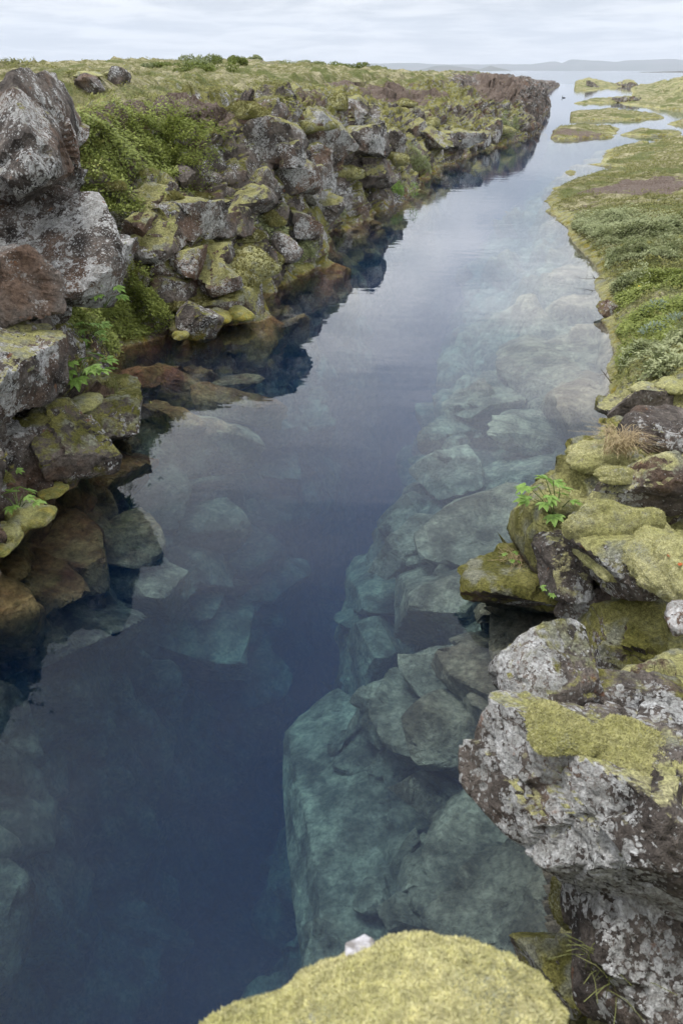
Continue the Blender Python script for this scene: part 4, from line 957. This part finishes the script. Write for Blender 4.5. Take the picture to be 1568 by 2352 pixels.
def tube_mesh(name, pts, r0, r1, mat, seg=6):
    V = []; Fc = []
    for i, p in enumerate(pts):
        p = Vector(p); d = (Vector(pts[min(i + 1, len(pts) - 1)]) - Vector(pts[max(i - 1, 0)])).normalized()
        x = d.orthogonal().normalized(); y = d.cross(x); r_ = r0 + (r1 - r0) * i / (len(pts) - 1)
        for j in range(seg):
            a_ = 2 * math.pi * j / seg; V.append(p + x * math.cos(a_) * r_ + y * math.sin(a_) * r_)
    for i in range(len(pts) - 1):
        for j in range(seg): Fc.append((i * seg + j, i * seg + (j + 1) % seg, (i + 1) * seg + (j + 1) % seg, (i + 1) * seg + j))
    me = bpy.data.meshes.new(name); me.from_pydata(V, [], Fc); me.materials.append(mat); return me
def herb(base, height, nleaf, size, lean, seed, label, name='angelica', cat='plant'):
    r = random.Random(seed); e = bpy.data.objects.new(name, None); e.location = base; e.empty_display_size = .05
    link(e, None, None, label, cat)
    for i in range(nleaf):
        a_ = i * 2.4 + r.uniform(-.3, .3); f = (i + 1) / nleaf
        tip_ = Vector((math.cos(a_) * .10 * size * (1.3 - .5 * f), math.sin(a_) * .10 * size * (1.3 - .5 * f), height * (.35 + .65 * f))) + Vector(lean) * f
        mid_ = tip_ * .5 + Vector((0, 0, height * .12))
        st = bpy.data.objects.new('stem', tube_mesh('stem', [(0, 0, -.03), mid_, tip_], .004 * size, .0022 * size, GSTEM)); link(st, e)
        lf = bpy.data.objects.new('leaf', LEAFM[r.randrange(4)]); lf.location = tip_; lf.scale = [size * r.uniform(.8, 1.15)] * 3
        lf.rotation_euler = (r.uniform(-.3, .3), r.uniform(-.1, .5), a_); link(lf, e)
bpy.context.view_layer.update(); _dg = bpy.context.evaluated_depsgraph_get()
def hb(X, Y, z=None):
    # first solid surface (rock, moss or ground) in that direction
    o_ = EYE.copy(); d = ray(X, Y).normalized()
    for _ in range(12):
        ok, loc, n_, i_, ob, m_ = SC.ray_cast(_dg, o_, d)
        if not ok: break
        if ob.name.split('.')[0] in ('boulder', 'rock', 'moss_cushion', 'left_cliff', 'right_bank') and loc.z > 0: return loc.copy()
        o_ = loc + d * .004
    if z is not None: d = ray(X, Y); return EYE + d * ((z - CAM_H) / d.z)
    return hit(X, Y)[0]
herb(hb(200, 800), .35, 11, 1.5, (0.1, 0, .0), 1, 'tall bright green broad leaved herb rising in the ferny hollow on the left')
herb(hb(180, 870, .42), .22, 13, 2.0, (.15, 0, 0), 2, 'spreading bright herb directly above the mossy outcrop on the left')
herb(hb(240, 700), .25, 8, 1.4, (.05, 0, 0), 3, 'highest bright herb in the ferny hollow on the left')
herb(hb(42, 1165, .45), .14, 7, 1.2, (.0, 0, 0), 4, 'small leafy herb behind the rounded yellow green moss mound')
herb(hb(12, 1090, .75), .08, 3, .8, (.03, 0, 0), 5, 'tiny leafy herb in a rock crack at the left edge')
herb(hb(1275, 1195, .32), .26, 14, 1.25, (-.16, 0, .05), 6, 'bright leafy sprig leaning over the water on the right shore')
herb(hb(1170, 1300, .18), .10, 4, .45, (0, 0, 0), 7, 'small upright green sprout on the tip of the pointed islet rock')
herb(hb(1262, 1362, .20), .04, 5, .45, (0, 0, 0), 8, 'little rosette of green leaves on the lower edge of the islet rock')

# silver willow sprigs
for i, (X, Y, lb) in enumerate([(1505, 715, 'silvery willow bush on the right bank'), (1500, 768, 'second silvery willow bush just below the first on the right bank'), (1555, 745, 'silvery willow bush cut by the right edge of the photo')]):
    h_ = hit(X, Y); e = bpy.data.objects.new('silver_willow', None); e.location = h_[0]; link(e, None, None, lb, 'shrub')
    r = np.random.RandomState(i + 5); V = []; Fc = []
    for j in range(170):
        d = r.normal(size=3); d[2] = abs(d[2]); d /= np.linalg.norm(d); c = d * r.uniform(.3, 1) ** .5 * .17 * np.array([1.2, 1, .9])
        L = .05; s_ = np.cross(d, r.normal(size=3)); s_ /= np.linalg.norm(s_); s_ = s_ * .011
        b = len(V); V += [c, c + d * L * .5 + s_, c + d * L, c + d * L * .5 - s_]; Fc.append((b, b + 1, b + 2, b + 3))
    link(bpy.data.objects.new('crown', np_mesh('crown', np.array(V), np.array(Fc), LEAF_S, False)), e)
    link(bpy.data.objects.new('stem', tube_mesh('stem', [(0, 0, -.05), (.01, 0, .05), (0, .01, .12)], .008, .004, STEM)), e)

# dry grass tuft, twigs, leaves, flowers
def grass_tuft(base, n, h, spread, mat, label, seed, name='dry_grass_tuft'):
    r = np.random.RandomState(seed); V = []; Fc = []
    for i in range(n):
        a_ = r.uniform(0, 6.28); b0 = np.array([r.normal() * spread * .3, r.normal() * spread * .3, -.01]); d = np.array([math.cos(a_), math.sin(a_), 0]); s_ = np.array([-d[1], d[0], 0]) * .0014
        L = h * r.uniform(.6, 1.1); out_ = spread * r.uniform(.2, 1.3)
        pts = [b0, b0 + d * out_ * .25 + [0, 0, L * .6], b0 + d * out_ * .7 + [0, 0, L * .9], b0 + d * out_ * 1.2 + [0, 0, L * .85]]
        b = len(V)
        for p in pts: V += [p - s_, p + s_]
        for j in range(3): Fc.append((b + 2 * j, b + 2 * j + 1, b + 2 * j + 3, b + 2 * j + 2))
    o = bpy.data.objects.new(name, np_mesh(name, np.array(V), np.array(Fc), mat, False)); o.location = base; link(o, None, None, label, 'grass')
grass_tuft(hb(1420, 1035), 260, .16, .18, DRY, 'straw coloured dry grass tuft between the golden rock and the pale moss bank', 1)
grass_tuft(hb(1190, 1290, .2), 120, .06, .12, DRY, 'thin dry grass on the tip of the islet rock', 2)
grass_tuft(hb(265, 905, .45), 40, .22, .10, GRASS, 'slender green grass blades on top of the mossy outcrop', 3, 'grass_tuft')
grass_tuft(hb(1390, 2250, .55), 30, .12, .12, GRASS, 'wispy green stalks low in the gap beside the foreground rock', 4, 'grass_tuft')
def flat_leaf(X, Y, z, size, label, seed):
    r = random.Random(seed); bm = bmesh.new()
    ring = [(math.cos(a_) * .5, math.sin(a_) * .28) for a_ in [i * math.pi / 5 for i in range(10)]]
    vs_ = [bm.verts.new((x * size, y * size, .25 * size * (x * x) + r.uniform(0, .03) * size)) for x, y in ring]; bm.faces.new(vs_)
    me = bpy.data.meshes.new('fallen_leaf'); bm.to_mesh(me); bm.free(); me.materials.append(ORANGE)
    o = bpy.data.objects.new('fallen_leaf', me); o.rotation_euler = (.5, r.uniform(-.3, .3), r.uniform(0, 3)); o.location = hb(X, Y, z) + Vector((0, -.006, .012)); link(o, None, None, label, 'leaf')
    return o
flowers = [(1464, 676, 'yellow flower head above the water at the left of the right bank shrubs'), (643, 527, 'tiny yellow flower on the left cliff ledge')]
for X, Y, lb in flowers:
    h_ = hit(X, Y); e = bpy.data.objects.new('yellow_flower', None); e.location = h_[0]; link(e, None, None, lb, 'flower')
    bm = bmesh.new(); bmesh.ops.create_cone(bm, segments=9, radius1=.012, radius2=.028, depth=.012, cap_ends=True)
    me = bpy.data.meshes.new('petals'); bm.to_mesh(me); bm.free(); me.materials.append(plain('yellow_petal', (.75, .55, .02), (.7, .45, .01), 50, .6))
    p_ = bpy.data.objects.new('petals', me); p_.location = (0, 0, .12); p_.rotation_euler = (.5, .2, 0); link(p_, e)
    link(bpy.data.objects.new('stem', tube_mesh('stem', [(0, 0, -.02), (.005, 0, .06), (0, 0, .115)], .003, .002, GSTEM)), e)

# dark water bird far up the channel: one continuous body
def bird_mesh(X, Y, L):
    rings = [(-.5, .02, .01), (-.42, .035, .04), (-.25, .05, .09), (0, .05, .12), (.12, .07, .10), (.17, .12, .065), (.19, .2, .045), (.18, .27, .05), (.15, .31, .055), (.08, .32, .035), (.0, .315, .006)]
    V = []; Fc = []
    for i, (x, z, r_) in enumerate(rings):
        up = i >= 5 and i <= 7
        for j in range(10):
            a_ = j * math.pi / 5; c, s_ = math.cos(a_) * r_, math.sin(a_) * r_
            V.append(((x + c) * L, s_ * L, z * L) if up else (x * L, c * L * (1.15 if i < 5 else 1), (z + s_ * .8) * L))
    for i in range(len(rings) - 1):
        for j in range(10): Fc.append((i * 10 + j, i * 10 + (j + 1) % 10, (i + 1) * 10 + (j + 1) % 10, (i + 1) * 10 + j))
    o = bpy.data.objects.new('water_bird', np_mesh('water_bird', np.array(V), np.array(Fc), plain('dark_plumage', (.03, .035, .035)))); x, y = at(X, Y); o.location = (x, y, 0)
    o.rotation_euler = (0, 0, math.pi); link(o, None, None, 'dark long necked bird swimming in the far channel beside the end of the left cliff', 'bird')
bird_mesh(1292, 225, .8)

# twigs reaching over the water on the right
def twig(base, dirv, L, seed, label):
    r = random.Random(seed); e = bpy.data.objects.new('bare_twig', None); e.location = base; link(e, None, None, label, 'twig')
    p = Vector((0, 0, 0)); d = Vector(dirv).normalized(); pts = [p.copy()]
    for i in range(7):
        d = (d + Vector((r.uniform(-.3, .3), r.uniform(-.3, .3), r.uniform(-.2, .25)))).normalized(); p = p + d * L / 7; pts.append(p.copy())
    link(bpy.data.objects.new('branch', tube_mesh('branch', pts, .006, .002, STEM, 5)), e)
    for i in range(5):
        b = pts[rnd.randrange(2, 7)]; q = Vector((r.uniform(-1, .2), r.uniform(-.6, .6), r.uniform(-.3, .6))).normalized() * L * .28
        link(bpy.data.objects.new('side_branch', tube_mesh('side_branch', [b, b + q * .5 + Vector((0, 0, .01)), b + q], .003, .001, STEM, 4)), e)
twig(hb(1385, 640, .12), (-1, -.1, .15), .55, 3, 'bare twig hanging over the water below the right shrubs')
twig(hb(1370, 545, .2), (-1, -.3, .1), .6, 4, 'dark bare branch sticking out of the willows over the water')
twig(hb(1405, 880, .12), (-.8, -.5, .3), .3, 5, 'short dark twig at the right waterline near the lone mossy stone')

# ------------------------------------------------------------------ shrubs on the far hill and cliff edges
def shrub(base, w_, h_, n, leaf, mat, label, seed, group=None, name='willow_shrub'):
    r = np.random.RandomState(seed); e = bpy.data.objects.new(name, None); e.location = base; link(e, None, None, label, 'shrub', group)
    lob = [(r.normal(size=3) * (w_ * .3, w_ * .25, 0) + (0, 0, h_ * r.uniform(.25, .6)), r.uniform(.3, .5)) for _ in range(7)]
    V = []; Fc = []
    for j in range(n):
        c0, rr = lob[r.randint(7)]; d = r.normal(size=3); d /= np.linalg.norm(d)
        c = c0 + d * rr * np.array([w_ * .5, w_ * .45, h_ * .9]) * r.uniform(.6, 1.05); c[2] = max(c[2], .02)
        a_ = r.normal(size=3); a_ /= np.linalg.norm(a_); b_ = np.cross(a_, d + .01); b_ /= np.linalg.norm(b_) + 1e-9
        L = leaf * r.uniform(.6, 1.4); b = len(V); V += [c - a_ * L * .5, c + b_ * L * .3, c + a_ * L * .5, c - b_ * L * .3]; Fc.append((b, b + 1, b + 2, b + 3))
    link(bpy.data.objects.new('crown', np_mesh('crown', np.array(V), np.array(Fc), mat, False)), e)
    for j in range(3):
        c0 = lob[j][0]; link(bpy.data.objects.new('trunk', tube_mesh('trunk', [(0, 0, -.1), tuple(c0 * .5), tuple(c0)], .02 * h_, .008 * h_, STEM, 5)), e)
def shrub_at(X, Y, y, w_px, h_px, *a, **kw):
    d = ray(X, Y); x = d.x / d.y * y
    z = float(plateau(np.array([x]), np.array([y]))[0])
    t = y / d.y
    ok, loc, nr_, _ = cliff.ray_cast(Vector((x, y, 12)), Vector((0, 0, -1)))
    if ok: z = loc.z
    shrub(Vector((x, y, z - .05)), w_px * t / FD, h_px * t / FD, *a, **kw)
hill = [(480, 152, 52, 50, 22, 'tallest rounded dark green willow on the hill crest'), (490, 180, 44, 75, 30, 'broad blue green willow on the hill slope below the crest'), (440, 165, 50, 60, 18, 'low willow left of the tallest one on the hill crest'), (540, 175, 50, 55, 18, 'flat green willow at the right end of the hill slope'), (585, 152, 60, 28, 14, 'small lone bush on the skyline right of the hill crest'), (380, 163, 50, 45, 14, 'low willow near the left end of the hill'), (340, 162, 50, 26, 12, 'leftmost small bush on the hill skyline'), (420, 178, 44, 40, 12, 'small bush half way down the hill'), (720, 152, 60, 70, 12, 'long low willow thicket on the skyline, left half'), (780, 156, 58, 70, 14, 'long low willow thicket on the skyline, right half'), (745, 172, 46, 24, 10, 'single small bush below the skyline thicket'), (940, 164, 66, 22, 8, 'tiny bush on the skyline left of the blue mountain'), (920, 165, 66, 14, 6, 'tiniest bush on the skyline left of the blue mountain'), (1100, 210, 40, 20, 12, None)]
for i, (X, Y, y, w_, h_, lb) in enumerate(hill):
    if lb: shrub_at(X, Y, y, w_ * 1.2, h_ * 1.3, 1500, .11, LEAF_G if i % 2 else LEAF_W, lb, 20 + i, group='willows on the far hill')
h_ = hit(965, 400); shrub(Vector((h_[0].x, h_[0].y, max(h_[0].z - .3, .05))), .75, 1.0, 1200, .045, LEAF_W, 'grey green willow hanging at the foot of the left cliff beside the water', 51, name='willow_shrub')
h_ = hit(1165, 300); shrub(Vector((h_[0].x, h_[0].y, max(h_[0].z - .3, .05))), 1.0, 1.5, 900, .08, LEAF_W, 'pale green willow at the water near the far end of the left cliff', 52)
h_ = hit(912, 440); shrub(Vector((h_[0].x, h_[0].y, max(h_[0].z - .2, .05))), .7, .6, 1200, .04, LEAF_B, 'bright yellow green round bush at the foot of the left cliff', 53, name='green_bush')

# orange leaves on the right cushion
for i, (X, Y, lb) in enumerate([(1518, 1272, 'orange fallen leaf, left one of the close pair on the pale cushion'), (1532, 1280, 'orange fallen leaf, right one of the close pair on the pale cushion'), (1558, 1299, 'curled orange leaf apart from the pair near the right edge')]):
    flat_leaf(X, Y, 1.30, .035, lb, i)
